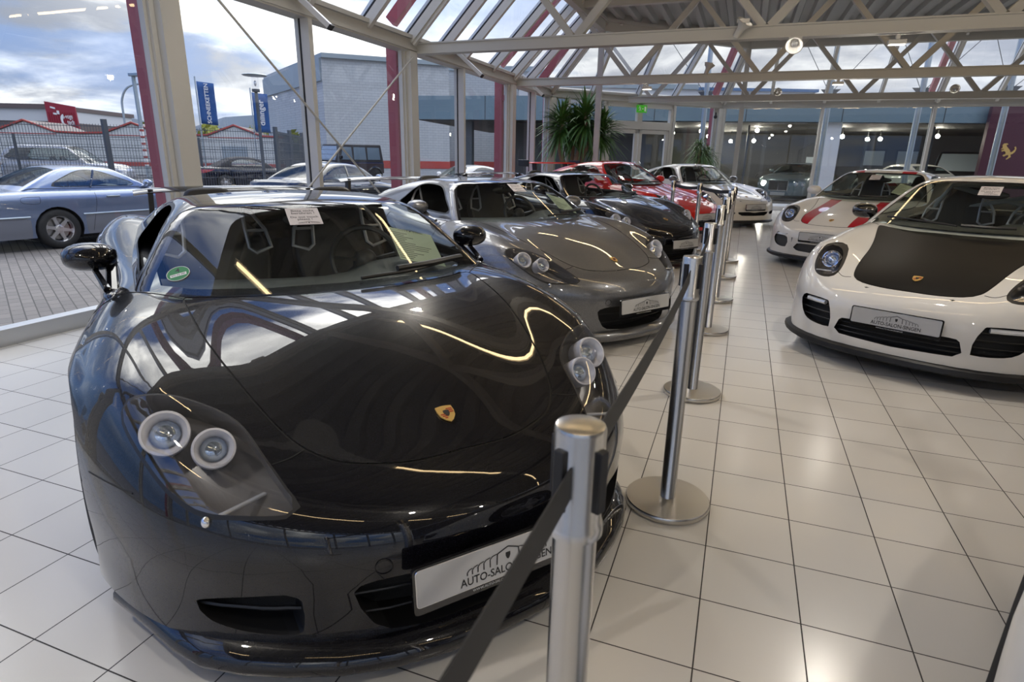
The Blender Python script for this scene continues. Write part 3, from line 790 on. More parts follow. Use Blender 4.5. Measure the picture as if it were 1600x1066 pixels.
def nine_extras(mirror='white_paint', led=True, plate_z=.385, wing=None, cage=False, mirrors=True, lip='trim_black'):
    def f(c):
        R = c.r; nine_lip(c, mat=lip); plate(R, (0, -.024, plate_z), 3)
        cp = surf_tube(c.shell, [(0, .29, .63)], 0)[0]; crest(R, cp, c.shell.grad(cp[None])[0], (0, 1, .4), .07)
        if mirrors: door_mirror(c, .865, 1.78, .955, .105, .10, .068, (.755, 1.70, .885), mirror, two=False)
        if led:
            for g in (-1, 1):
                b = MB(); pts = []
                for x in lin(.475, .625, 6):
                    ss = np.linspace(-.1, 1, 400); fv = c.shell.F(np.array([(g*x, q, .412) for q in ss])); pts.append((g*x, ss[np.argmax(fv < 0)] + .012, .412))
                b.tube(pts, .016, 8); o = b.obj('day_lamp', M['led'], R, True)
        wiper(c, [(-.05, 1.30, .91), (-.3, 1.37, .93), (-.60, 1.52, .94)], [(-.02, 1.30, .89), (.15, 1.31, .89), (.3, 1.35, .90)])
        for g in (-1, 1):
            t = MB(); t.ball((g*.62, 4.36, .72), .16, .07, .07, 14, 8); t.obj('tail_lamp', M['tail'], R, True)
        if wing:
            w = MB(); V = []; F = []
            for x in lin(-.72, .72, 13):
                for a, z in ((0, 0), (.05, .022), (.15, .03), (.27, .03), (.28, .02), (.15, .004), (.04, -.008)): V.append((x, 4.02 + a + .04*(x/.72)**2, 1.20 + z))
            for i in range(12):
                for j in range(7): F.append((i*7 + j, i*7 + (j+1) % 7, (i+1)*7 + (j+1) % 7, (i+1)*7 + j))
            w.add(V, F); wo = w.obj('rear_wing', M[wing], R, True)
            for g in (-1, 1):
                e = MB(); e.box((g*.74 - .012, 3.98, 1.13), (g*.74 + .012, 4.34, 1.27)); e.obj('wing_end_plate', M['trim_black'], wo, bevel=.008)
                e = MB(); e.bar((g*.45, 4.1, .84), (g*.45, 4.16, 1.2), .03, .12, (0, 1, 0)); e.obj('wing_post', M['trim_black'], wo)
        if cage:
            b = MB(); r = .022
            b.tube([(-.56, 2.75, .3), (-.54, 2.72, 1.0), (-.42, 2.66, 1.19), (.42, 2.66, 1.19), (.54, 2.72, 1.0), (.56, 2.75, .3)], r, 8)
            b.tube([(-.54, 2.74, .92), (.42, 2.70, 1.17)], r, 8); b.tube([(.54, 2.74, .92), (-.42, 2.70, 1.17)], r, 8)
            b.obj('roll_cage', M['cage'], R, True)
    return f
M['cage'] = pbr('pale grey cage tube', (.34, .37, .36), .35)
M['mesh_grey'] = pbr('grey intake mesh', (.045, .045, .045), .55, bump=(300, .8, .004))
def nine_spec(**k):
    d = dict(body=N_body, cabin=N_cabin, res=dict(nx=12, nf=26, ns=90, nr=24), cabres=dict(nx=12, nf=26, ns=36, nr=30),
        arches=[(1.0, .335, .36), (3.36, .34, .368)], cockpit=[(-.1, 1.36), (.3, 1.41), (.55, 1.53), (.64, 1.62), (.64, 2.75), (.5, 3.0), (-.1, 3.0)],
        headlight=dict(poly=N_HL, view='front', vec=(0, .10, -.03), rim=.016, bowl='lamp_bowl_silver', rimmat='trim_black', units=[((.605, .425, .675), .066, (.1, -.92, .36), 'chrome')], strips=[((.60, .30, .605), (.05, -.01, 0), 'led')]),
        intakes=[dict(poly=smooth_loop([(.685, .425), (.60, .438), (.50, .437), (.445, .425), (.42, .34), (.404, .265), (.45, .25), (.55, .255), (.62, .275), (.672, .34)], 3), name='side_intake', slats=3, slat_r=.005),
                 dict(poly=[(-.1, .342), (.30, .342), (.352, .335), (.375, .28), (.372, .228), (-.1, .212)], name='centre_intake', centre=True, slats=3, slat_r=.005),
                 dict(poly=[(-.1, .552), (.20, .552), (.29, .560), (.28, .545), (.20, .537), (-.1, .537)], name='nose_slot', centre=True, vec=(0, .04, 0))],
        panels=[dict(name='hood', poly=poly_sym(N_HOOD))],
        seamlines=[[(.50, .30, .57), (.44, .24, .575), (.385, .24, .58)], [(.66, .72, .6), (.70, .55, .62), (.70, .48, .66)], [(.62, 1.40, .87), (.72, 1.5, .87), (.80, 1.6, .86), (.855, 1.64, .7), (.865, 1.66, .5), (.86, 1.68, .25)],
                   [(.80, 2.95, .9), (.85, 2.92, .7), (.86, 2.85, .4)]],
        ws_x=lambda z: N_Wg(z) - .04, ws_top=1.238, ws_crown=.05, ws_smax=2.25, frit=.016,
        side_win=smooth_loop([(1.76, .935), (1.95, 1.07), (2.15, 1.175), (2.45, 1.205), (2.72, 1.165), (2.76, 1.05), (2.78, .945), (2.3, .93)], 4),
        quarter_win=smooth_loop([(2.82, .95), (2.80, 1.05), (2.78, 1.14), (2.98, 1.07), (3.18, .97)], 4), rear_win=[(-.1, 2.85), (.40, 2.88), (.42, 3.2), (.42, 3.5), (-.1, 3.55)],
        cab=dict(s0=1.42, s1=2.98, w=.64, zf=.24, zd=.91, drv=.34, seat_x=.335, seat_s=2.52, wheel_s=2.16, mir=(2.04, 1.13)), cab_N=N_N,
        wheels=[(.785, 1.0, .33, .24, .245), (.77, 3.36, .335, .32, .245)], extras=[nine_extras()])
    d.update(k); return d
GT2_SPEC = nine_spec(panels=[dict(name='hood', poly=poly_sym(N_HOOD), mat='carbon_hood')], extras=[nine_extras('gloss_black', cage=True)])
R_SPEC = nine_spec(panels=[dict(name='hood', poly=poly_sym(N_HOOD), stripes=(.335, .085))], roof_stripes=(.335, .085),
    headlight=dict(poly=N_HL, view='front', vec=(0, .10, -.03), rim=.014, bowl='lamp_bowl', units=[((.605, .41, .675), .07, (.1, -.92, .36), 'chrome')], strips=[]),
    intakes=[dict(poly=smooth_loop([(.69, .395), (.60, .405), (.50, .402), (.455, .39), (.435, .32), (.44, .262), (.52, .25), (.62, .268), (.68, .32)], 3), name='side_intake', vec=(0, .03, 0), mat='mesh_grey', wall='gloss_black'),
             dict(poly=[(.36, .40), (.38, .39), (.405, .27), (.41, .225), (.39, .235), (.375, .32)], name='side_slot', vec=(0, .05, 0)),
             dict(poly=[(-.1, .325), (.27, .325), (.335, .315), (.335, .26), (.28, .222), (-.1, .205)], name='centre_intake', centre=True, vec=(0, .03, 0), mat='mesh_grey'),
             dict(poly=smooth_loop([(.70, .43), (.60, .438), (.50, .436), (.452, .428), (.45, .412), (.52, .416), (.62, .418), (.70, .405)], 3), name='lamp_strip', vec=(0, .015, 0), mat='gloss_black')],
    extras=[nine_extras('white_paint', led=True, plate_z=.415)])
RED_SPEC = nine_spec(extras=[nine_extras('red_paint', wing='red_paint')], headlight=dict(poly=N_HL, view='front', vec=(0, .10, -.03), rim=.012, bowl='lamp_bowl', units=[((.61, .42, .69), .055, (.1, -.92, .36), 'chrome'), ((.585, .38, .625), .04, (.1, -.92, .36), 'ring')], strips=[]))
W_SPEC = nine_spec(side_glass=False, headlight=dict(poly=smooth_loop([(.72, .755), (.66, .775), (.58, .75), (.515, .69), (.475, .61), (.46, .55), (.50, .528), (.58, .54), (.66, .575), (.71, .65)], 5), view='front', vec=(0, .10, -.03), rim=.006, bowl='lamp_bowl_silver',
        units=[((.63, .43, .69), .055, (.1, -.92, .36), 'chrome'), ((.56, .34, .61), .045, (.1, -.92, .36), 'chrome')], strips=[((.57, .27, .55), (.05, -.02, 0), 'led')]),
    intakes=[dict(poly=smooth_loop([(.70, .36), (.60, .355), (.50, .345), (.45, .335), (.46, .29), (.52, .275), (.62, .29), (.69, .32)], 3), name='side_intake'),
             dict(poly=[(-.1, .33), (.30, .335), (.40, .335), (.39, .275), (.30, .258), (-.1, .252)], name='centre_intake', centre=True, slats=1),
             dict(poly=[(-.1, .552), (.20, .552), (.33, .560), (.32, .545), (.20, .537), (-.1, .537)], name='nose_slot', centre=True, vec=(0, .04, 0))],
    extras=[nine_extras('grey_paint', led=False, plate_z=.43)])

# ---------------------------------------------------------------- plain road cars parked outside and in the showroom opposite
def road_car(name, label, cat, loc, rz, L, hw, prof, roof, wg, ws, side, wheels, pm, rear=None, patches=(), top=.04, scale=1.0, seam=(), extras=(), rim='six', nose=.32, glassy=True, roofmat=None, low=.2):
    """prof: (s, height) of bonnet, waist and boot; roof: (s, height); ws: (s at base, z at base, rake)"""
    ss = [a for a, _ in prof]; H = Tab2(ss, [0, .4*hw, .7*hw, .88*hw, hw], [[z, z - .2*top, z - .6*top, z - 1.2*top, z - 3*top] for _, z in prof])
    wk = [(0, .90), (.4, .96), (.9, .99), (1.6, 1.0), (L - 1.3, 1.0), (L - .5, .97), (L, .91)]
    W = Tab2([a for a, _ in wk], [low, .35, .55, .75, 1.0, 1.3], [[hw*k - .03, hw*k - .005, hw*k, hw*k - .005, hw*k - .05, hw*k - .12] for _, k in wk])
    P = lambda x: nose*np.clip(x/hw, 0, 1.1)**3.2; z1 = prof[1][1]
    Q = Tab1([0, .3, .5, z1, z1 + .3], [.03, .0, .0, .10, .3]); T = Tab1([0, .3, .6, .95, 1.2], [L - .06, L, L, L - .06, L - .2])
    body = Shell(body_fn(H, W, P, Q, T, ktop=.10, knose=.12), (hw*.55, .6, L - .55, low), (hw + .15, -.15, L + .2, 1.35))
    R = Tab1([a for a, _ in roof], [z for _, z in roof]); Wg = Tab1([a for a, _ in wg], [b for _, b in wg]); N = lambda x, z: ws[0] + (z - ws[1])*ws[2] + .3*x*x
    zm = max(z for _, z in roof); belt = ws[1]; sm = max(roof, key=lambda q: q[1])[0]
    cabin = Shell(cabin_fn(R, Wg, N, crown=.09, kside=.13), (.3, sm - .1, roof[-2][0] - .3, belt - .14), (hw, ws[0] - .5, roof[-1][0] + .2, zm + .12))
    ends = ws[0] + .12; lastb = [a for a, z in roof if z < belt]; eb = (lastb[0] if lastb else roof[-1][0]) - .25
    spec = dict(body=body, cabin=cabin, res=dict(nx=6, nf=14, ns=40, nr=10), cabres=dict(nx=6, nf=16, ns=26, nr=14), arches=[(y, r, r + .04) for _, y, r in wheels],
        cockpit=[(-.1, ends), (hw*.6, ends + .15), (hw*.6, eb - .2), (-.1, eb)], ws_x=lambda z: Wg(z) - .05, ws_top=zm - .055, ws_smax=ws[0] + (zm - ws[1])*ws[2] + .15, side_win=smooth_loop(side, 3), rear_win=rear, patches=patches, seamlines=seam,
        cab=dict(s0=ends, s1=eb - .25, w=hw*.66, zf=.12 + (.2 if zm > 1.6 else 0), zd=belt - .02, drv=.36, seat_x=.36, seat_s=ws[0] + 1.25, wheel_s=ws[0] + .85, mir=(ws[0] + (zm - ws[1])*ws[2] + .1, zm - .14)), cab_N=N, roof_mat=roofmat or pm,
        wheels=[(hw - .11, y, r, .21, r*.68) for _, y, r in wheels], wheel_style=rim, extras=extras)
    return Car(name, label, cat, spec, loc, rz, scale, pm)
# ---------------------------------------------------------------- showroom shell
def structure(o): o['kind'] = 'structure'; return o
M['alu'] = pbr('pale grey painted frame', (.52, .51, .48), .42)
M['alu_bright'] = pbr('bright aluminium frame', (.62, .63, .64), .3, .35)
M['steel_grey'] = pbr('grey painted steel', (.43, .42, .39), .5)
M['maroon'] = pbr('maroon painted steel', (.30, .07, .085), .45)
M['gasket'] = pbr('black gasket', (.01, .01, .012), .6)
M['deck'] = pbr('grey trapezoidal deck', (.28, .28, .27), .5)
M['pane'] = glass('window glass', (.91, .94, .94), 1.42)
M['roofpane'] = glass('roof glass', (.90, .92, .92), 1.5)
M['wall_paint'] = pbr('grey wall paint', (.16, .16, .16), .7)
M['inox'] = pbr('brushed stainless steel', (.60, .58, .55), .24, 1)
M['inox_top'] = pbr('turned stainless top', (.52, .50, .46), .34, 1)
M['belt'] = pbr('black belt webbing', (.015, .015, .016), .65)
def tile_mat():
    m, nt, out = _nt('white floor tiles'); L = nt.links.new; N_ = nt.nodes.new
    b = N_('ShaderNodeBsdfPrincipled'); L(b.outputs[0], out.inputs[0]); geo = N_('ShaderNodeNewGeometry'); sp = N_('ShaderNodeSeparateXYZ'); L(geo.outputs['Position'], sp.inputs[0])
    def mth(op, a, c=None):
        n = N_('ShaderNodeMath'); n.operation = op
        for i, v in enumerate((a, c)):
            if v is None: continue
            if isinstance(v, (int, float)): n.inputs[i].default_value = v
            else: L(v, n.inputs[i])
        return n.outputs[0]
    ds = []; ids = []
    for k in (0, 1):
        t = mth('DIVIDE', sp.outputs[k], .3); fr = mth('FRACT', t); ids.append(mth('FLOOR', t)); ds.append(mth('MINIMUM', fr, mth('SUBTRACT', 1.0, fr)))
    dist = mth('MULTIPLY', mth('MINIMUM', ds[0], ds[1]), .3)
    grout = mth('LESS_THAN', dist, .0021)
    cmb = N_('ShaderNodeCombineXYZ'); L(ids[0], cmb.inputs[0]); L(ids[1], cmb.inputs[1]); wn = N_('ShaderNodeTexWhiteNoise'); L(cmb.outputs[0], wn.inputs['Vector'])
    ns = N_('ShaderNodeTexNoise'); ns.inputs['Scale'].default_value = 1.4; ns.inputs['Detail'].default_value = 5; L(geo.outputs['Position'], ns.inputs['Vector'])
    v = mth('ADD', mth('MULTIPLY', wn.outputs['Value'], .05), mth('MULTIPLY', ns.outputs['Fac'], .06)); v = mth('ADD', v, .90)
    c1 = N_('ShaderNodeMix'); c1.data_type = 'RGBA'; c1.blend_type = 'MULTIPLY'; c1.inputs['Factor'].default_value = 1; c1.inputs['A'].default_value = (.70, .675, .63, 1); cc = N_('ShaderNodeCombineColor')
    for i in range(3): L(v, cc.inputs[i])
    L(cc.outputs[0], c1.inputs['B']); c2 = N_('ShaderNodeMix'); c2.data_type = 'RGBA'; L(grout, c2.inputs['Factor']); L(c1.outputs['Result'], c2.inputs['A']); c2.inputs['B'].default_value = (.035, .03, .028, 1)
    L(c2.outputs['Result'], b.inputs['Base Color']); L(mth('ADD', mth('MULTIPLY', grout, .5), mth('ADD', .16, mth('MULTIPLY', ns.outputs['Fac'], .10))), b.inputs['Roughness'])
    bp = N_('ShaderNodeBump'); bp.inputs['Strength'].default_value = .5; bp.inputs['Distance'].default_value = .002; L(mth('SUBTRACT', 1.0, grout), bp.inputs['Height']); L(bp.outputs[0], b.inputs['Normal'])
    b.inputs['Specular IOR Level'].default_value = .45
    return m
XL, YC, XC, YB, XR, YF = -4.86, 13.4, -.90, 17.42, 10.0, -9.0
fl = MB(); fl.prism([(XL, YF), (XR, YF), (XR, YB), (XC, YB), (XL, YC)], -.12, 0); structure(fl.obj('floor', tile_mat()))
def pane_obj(name, q, mat, parent): return mesh_obj(name, q, [(0, 1, 2, 3)], M[mat], parent)
# glazed walls: frame mesh with panes, mullions, sill and eaves beam as parts
def glazed(name, A, B, stops, heavy, n_in, ztop=2.8, skip=()):
    """A,B wall ends (inside face); stops distances of mullions; heavy distances of columns; n_in unit normal into the room"""
    A = Vector((*A, 0)); B = Vector((*B, 0)); d = (B - A).normalized(); L = (B - A).length; n = Vector((*n_in, 0))
    f = MB(); f.bar(A - n*.05 + Vector((0, 0, -.03)), B - n*.05 + Vector((0, 0, -.03)), .12, .30)
    root = structure(f.obj(name, M['alu_bright']))
    e = MB(); e.bar(A - n*.02 + Vector((0, 0, ztop + .10)), B - n*.02 + Vector((0, 0, ztop + .10)), .20, .20)
    e.bar(A + n*.09 + Vector((0, 0, ztop + .19)), B + n*.09 + Vector((0, 0, ztop + .19)), .06, .05); e.bar(A + n*.085 + Vector((0, 0, ztop + .035)), B + n*.085 + Vector((0, 0, ztop + .035)), .03, .03)
    e.obj('eaves_beam', M['steel_grey'], root)
    for t in stops:
        if t in heavy: continue
        P = A + d*t; m = MB(); m.bar(P + n*.03, P + n*.03 + Vector((0, 0, ztop)), .07, .11, n); m.bar(P - n*.07, P - n*.07 + Vector((0, 0, ztop)), .09, .05, n); m.obj('mullion', M['alu'], root)
        g = MB(); g.bar(P - n*.034, P - n*.034 + Vector((0, 0, ztop)), .075, .02, n); g.obj('gasket', M['gasket'], root)
    for t in heavy:
        P = A + d*t; m = MB(); m.bar(P + n*.02, P + n*.02 + Vector((0, 0, ztop)), .20, .16, n)
        for k in (-.125, .125): m.bar(P + d*k - n*.01, P + d*k - n*.01 + Vector((0, 0, ztop)), .05, .08, n)
        m.bar(P + d*.16 - n*.03, P + d*.16 - n*.03 + Vector((0, 0, ztop)), .04, .06, n); m.bar(P - d*.16 - n*.03, P - d*.16 - n*.03 + Vector((0, 0, ztop)), .04, .06, n)
        m.obj('column', M['alu'], root)
        r = MB(); r.bar(P - n*.25 - d*.0 + Vector((0, 0, -.2)), P - n*.25 - d*.0 + Vector((0, 0, ztop + .3)), .11, .17, n); r.bar(P - n*.2 + Vector((0, 0, ztop - .25)), P - n*.08 + Vector((0, 0, ztop - .25)), .08, .10); r.obj('outer_post', M['maroon'], root)
    ts = sorted([0] + list(stops) + [L])
    for a, b in zip(ts, ts[1:]):
        if b - a < .2 or any(a - .01 <= s <= b + .01 for s in skip): continue
        p, q = A + d*a - n*.045, A + d*b - n*.045; pane_obj('pane', [p + Vector((0, 0, .12)), q + Vector((0, 0, .12)), q + Vector((0, 0, ztop)), p + Vector((0, 0, ztop))], 'pane', root)
    return root
yl = lambda y: y - YF
w1 = glazed('window_1', (XL, YF), (XL, YC), [yl(v) for v in (-8.1, -6.1, -3.95, -1.85, .2, 2.26, 4.12, 6.42, 8.2, 10.66, 12.1)], [yl(v) for v in (-6.1, -1.85, 2.26, 6.42, 10.66)], (1, 0))
LA = math.hypot(XC - XL, YB - YC); dA = ((XC - XL)/LA, (YB - YC)/LA); nA = (dA[1], -dA[0])
w2 = glazed('window_2', (XL, YC), (XC, YB), [.06, .55, 1.62, 3.92, LA - .06], [.06, LA - .06], nA, skip=(2.7,))
w3 = glazed('window_3', (XC, YB), (XR, YB), [.1, 2.65, 5.28, 7.9, 10.5], [], (0, -1))
# double door in the angled wall
def onA(t, z, o=0): return Vector((XL + dA[0]*t + nA[0]*o, YC + dA[1]*t + nA[1]*o, z))
dr = MB()
for a, b, z0, z1 in ((1.62, 1.74, 0, 2.8), (3.80, 3.92, 0, 2.8)): dr.bar(onA((a+b)/2, z0), onA((a+b)/2, z1), .12, .12, (nA[0], nA[1], 0))
dr.bar(onA(1.62, 2.24), onA(3.92, 2.24), .12, .20); dr.bar(onA(1.62, 2.75), onA(3.92, 2.75), .12, .12); dr.bar(onA(2.77, 2.3), onA(2.77, 2.8), .16, .12, (nA[0], nA[1], 0))
door = structure(dr.obj('door_1', M['alu'], bevel=.006))
for a, b in ((1.76, 2.75), (2.79, 3.79)):
    lf = MB()
    for t in (a + .05, b - .05): lf.bar(onA(t, .02, .01), onA(t, 2.13, .01), .10, .07, (nA[0], nA[1], 0))
    lf.bar(onA(a, 2.08, .01), onA(b, 2.08, .01), .07, .10); lf.bar(onA(a, .12, .01), onA(b, .12, .01), .07, .22); lo = lf.obj('door_leaf', M['alu'], door, bevel=.005)
    pane_obj('door_pane', [onA(a + .1, .2), onA(b - .1, .2), onA(b - .1, 2.04), onA(a + .1, 2.04)], 'pane', lo)
    hd = MB(); t = b - .06 if a < 2 else a + .06; hd.tube([onA(t, .9, .05), onA(t, .95, .11), onA(t, 1.25, .11), onA(t, 1.3, .05)], .014, 8); hd.obj('door_handle', M['inox'], lo, True)
for a, b in ((1.74, 2.69), (2.85, 3.80)): pane_obj('transom_pane', [onA(a, 2.34), onA(b, 2.34), onA(b, 2.69), onA(a, 2.69)], 'pane', door)
# sloping roof glazing
D_ = 1.40; ZT = 4.40
KL = (XL + D_, YC - .414*D_ + .0); KR = (XC + .414*D_, YB - D_)
def skylight(name, a0, a1, b0, b1, feet, red=(), nrm=(1, 0)):
    """a0-a1 eaves line, b0-b1 top line (same order); feet: parameters (eaves fraction, top fraction) of the rafters"""
    a0, a1, b0, b1 = [Vector(v) for v in (a0, a1, b0, b1)]; up = (b0 - a0).cross(a1 - a0).normalized(); up = up if up.z > 0 else -up
    e = MB(); e.bar(a0 - up*.02, a1 - up*.02, .10, .10, up); root = structure(e.obj(name, M['alu']))
    P = [(a0.lerp(a1, u), b0.lerp(b1, v), k) for u, v, k in feet]
    for p, q, k in P:
        r = MB(); w = .12 if k else .075
        r.bar(p - up*.07, q - up*.07, w, .12, up)
        if k: r.bar(p - up*.14, q - up*.14, .06, .06, up)
        r.obj('rafter', M['alu'], root)
        g = MB(); g.bar(p + up*.004, q + up*.004, w + .012, .02, up); g.obj('rafter_gasket', M['gasket'], root)
        c = MB(); c.bar(p + up*.035, q + up*.035, w, .04, up); c.obj('rafter_cap', M['alu_bright'], root)
        if k and red:
            dd = (a1 - a0).normalized()*-.12
            m = MB(); m.bar(p + up*.26 + dd, q + up*.26 + dd, .12, .16, up); m.obj('outer_rafter', M['maroon'], root)
    for (p, q, _), (p2, q2, _) in zip(P, P[1:]): pane_obj('roof_pane', [p, p2, q2, q], 'roofpane', root)
ys = [-8.1, -7.05, -6.1, -5.0, -3.95, -2.9, -1.85, -.8, .2, 1.3, 2.26, 3.3, 4.12, 5.3, 6.42, 7.4, 8.2, 9.5, 10.66, 11.6]
fe = [((y - YF)/(YC - YF), (y - YF)/(KL[1] - YF), round(y, 2) in (-6.1, -1.85, 2.26, 6.42, 10.66)) for y in ys] + [(1, 1, True)]
skylight('window_4', (XL, YF, 3.0), (XL, YC, 3.0), (KL[0], YF, ZT), (KL[0], KL[1], ZT), fe, red=True)
skylight('window_5', (XL, YC, 3.0), (XC, YB, 3.0), (*KL, ZT), (*KR, ZT), [(0, 0, False), (.22, .10, False), (.47, .40, False), (.68, .70, False), (1, 1, True)], red=True)
xs_ = [.4, 1.75, 3.05, 4.38, 5.65, 7.0, 8.4]
skylight('window_6', (XC, YB, 3.0), (XR, YB, 3.0), (*KR, ZT), (XR, KR[1], ZT), [(0, 0, False)] + [((x - XC)/(XR - XC), (x - KR[0])/(XR - KR[0]), x == 4.38) for x in xs_] + [(1, 1, False)], red=True)
# trapezoidal deck with edge beams
dk = MB(); V = []; F = []; x = KL[0] - .05; i = 0
prof = [(0, 0), (.11, 0), (.15, .10), (.30, .10), (.34, 0)]
def yend(x): return KL[1] + (x - KL[0])*(KR[1] - KL[1])/(KR[0] - KL[0]) if x < KR[0] else KR[1]
while x < XR:
    for a, z in prof[:4]: V += [(x + a, YF, ZT + z), (x + a, yend(x + a) + .02, ZT + z)]
    x += .34
for k in range(len(V)//2 - 1): F.append((2*k, 2*k + 1, 2*k + 3, 2*k + 2))
dk.add(V, F); ceiling = structure(dk.obj('ceiling', M['deck']))
rf = MB(); rf.prism([(KL[0], YF), (XR, YF), (XR, KR[1]), (KR[0], KR[1]), (KL[0], KL[1])], ZT + .12, ZT + .25); rf.obj('roof_sheet', M['deck'], ceiling)
ed = MB()
for a, b in (((KL[0], YF), KL), (KL, KR), (KR, (XR, KR[1]))): ed.bar((*a, ZT - .075), (*b, ZT - .075), .14, .39); ed.bar((a[0] + .12, a[1] - .12, ZT - .06), (b[0] + .12, b[1] - .12, ZT - .06), .03, .06)
ed.obj('edge_beam', M['steel_grey'], ceiling)
# lattice girders
def girder(name, y, x0=XL + .08):
    c = MB(); c.bar((x0, y, 2.865), (XR, y, 2.865), .13, .13); c.bar((x0, y, 2.80), (XR, y, 2.80), .17, .02); c.bar((x0, y, 2.93), (XR, y, 2.93), .17, .02); root = structure(c.obj(name, M['steel_grey']))
    t = MB(); t.bar((KL[0], y, 4.26), (XR, y, 4.26), .13, .13); t.obj('top_chord', M['steel_grey'], root)
    x = -3.6 if y < 15 else -3.76
    while x < XR - .5:
        n = x + 1.2; a = MB(); a.bar((n - .04, y, 2.93), (n - 1.16, y, 4.22), .085, .11, (0, 1, 0)); a.obj('diagonal', M['steel_grey'], root)
        a = MB(); a.bar((n + .04, y, 2.93), (n + 1.16, y, 4.22), .10, .11, (0, 1, 0)); a.obj('diagonal', M['steel_grey'], root)
        x += 2.4
    return root
for k, y in enumerate((-1.85, 2.4, 6.6, 10.86, 15.06)): girder('trim_%d' % (k + 1), y)
# posts under the roof corners
for k, (x, y) in enumerate((KL, KR)):
    b = MB(); b.box((x - .06, y - .06, 0), (x + .06, y + .06, ZT - .2)); structure(b.obj('trim_%d' % (k + 6), M['steel_grey']))
# tension rods in the first bay
for k, (p, q) in enumerate((((-4.74, 2.5, 2.9), (-4.74, 6.35, .1)), ((-4.74, 6.35, 2.72), (-4.74, 2.55, .1)))):
    b = MB(); b.tube([p, q], .012, 8); structure(b.obj('trim_%d' % (k + 8), M['steel_grey'], None, True))
# walls that close the room outside the picture
b = MB(); b.box((XR, YF, 0), (XR + .2, YB, ZT)); structure(b.obj('wall_right', M['wall_paint']))
glazed('window_7', (XR, YF), (XL, YF), [2.5, 5, 7.5, 10, 12.5], [], (0, 1), ztop=4.1)

# ---------------------------------------------------------------- lamps
M['tube_warm'] = lamp_mat('warm fluorescent tube', (1.0, .72, .38), 6.5)
M['flood_glass'] = lamp_mat('floodlight glass', (1.0, .9, .75), 5); M['bulb'] = lamp_mat('halogen bulb', (1.0, .9, .75), 110)
tubes = ((-3.8, 'line of warm tube lamps under the roof deck behind the photographer'), (.45, 'line of warm tube lamps under the roof deck above the foreground black car'), (3.3, 'line of warm tube lamps under the roof deck above the dark grey car'), (7.5, 'line of warm tube lamps under the roof deck above the second black car'))
for y, lb in tubes:
    t = thing('tube_lamp', lb, 'ceiling lamp', (0, y, 4.02))
    h = MB(); h.box((-3.3, -.05, .03), (9.6, .05, .09)); h.obj('lamp_rail', M['alu'], t)
    for k in range(5):
        g = MB(); x0 = -2.75 + k*2.56 if y > 1 else -4.8 + k*3.8; x1 = min(x0 + 2.3, 9.5); x0 = max(x0, -3.25)
        if x1 < x0: continue
        g.box((x0, -.02, -.005), (x1, .02, .03)); g.obj('lamp_diffuser', M['tube_warm'], t)
    for x in (-2.5, 1.5, 5.5, 9):
        w = MB(); w.tube([(x, 0, .09), (x, 0, .37)], .004, 5); w.obj('hanger', M['steel_grey'], t)
def lamp_light(t, P, e):
    l = bpy.data.lights.new('lamp_light', 'POINT'); l.energy = e; l.shadow_soft_size = .05; l.color = (1, .93, .83); o = bpy.data.objects.new('lamp_light', l); o.location = P; link(o, t)
def spot(P, aim, kind, label, power=5):
    t = thing('spotlight', label, 'spotlight', P, 0, None); t.scale = (.72,)*3; a = Vector(aim).normalized(); Mx = a.to_track_quat('Z', 'Y').to_matrix().to_4x4()
    if kind == 'bell':
        b = MB(); b.lathe([(.02, -.20), (.055, -.19), (.06, -.06), (.075, -.02), (.13, .06), (.14, .075), (.13, .075), (.07, -.01), (.0, -.01)], 20, Mx); b.obj('lamp_housing', M['alu'], t, True)
        g = MB(); g.ball(Mx @ Vector((0, 0, .01)), .05, .05, .05); g.obj('bulb', M['led'], t, True); lamp_light(t, (0, 0, 0), power*.8)
        k = MB(); k.box((-.10, -.05, .04), (.10, .05, .10)); k.bar((0, 0, .05), (0, 0, -.02), .03, .03); k.obj('bracket', M['alu'], t)
    else:
        b = MB(); b.box((-.13, -.06, -.05), (.13, .06, .02)); b.box((-.03, -.05, .02), (.03, .05, .10)); b.obj('lamp_housing', M['alu'], t, bevel=.01)
        g = MB(); g.box((-.11, -.05, -.055), (.11, .05, -.05)); g.obj('lamp_glass', M['flood_glass'], t); lamp_light(t, (0, 0, -.09), power)
spot((-.27, 6.42, 2.92), (.5, -.4, .8), 'bell', 'bell shaped spotlight clamped upright on the nearest girder')
spot((.34, 6.55, 2.72), (-.1, -.8, -.5), 'bell', 'round bell spotlight hanging below the nearest girder')
spot((1.42, 6.6, 2.71), (0, 0, -1), 'flood', 'boxy floodlight hanging below the nearest girder over the white cars')
spot((1.32, 10.80, 2.73), (0, 0, -1), 'flood', 'lit boxy floodlight under the middle girder')
spot((-2.05, 10.86, 2.72), (0, 0, -1), 'flood', 'boxy floodlight under the middle girder above the red car')
spot((-.92, 10.82, 3.05), (.3, .2, 1), 'bell', 'small bell spotlight standing on the middle girder')
spot((.46, 15.0, 2.98), (.2, -.9, .1), 'bell', 'bell spotlight on the farthest girder above the lattice foot')
spot((4.14, 15.0, 2.98), (-.3, -.9, .2), 'bell', 'bell spotlight on the farthest girder before the dark showroom')
for k, (x, y, lb) in enumerate(((-2.2, 2.4, 'added unseen floodlight under the girder above the foreground cars on the window side'), (1.0, 2.4, 'added unseen floodlight under the girder above the aisle'), (4.2, 2.4, 'added unseen floodlight under the girder above the white cars'), (-2.2, -1.85, 'added unseen floodlight under the girder behind the photographer on the window side'), (1.0, -1.85, 'added unseen floodlight under the girder behind the photographer above the aisle'), (4.2, -1.85, 'added unseen floodlight under the girder behind the photographer on the right'))):
    spot((x, y, 2.71), (0, 0, -1), 'flood', lb, 22)  # fill lamps out of view, added to brighten the floor and cars
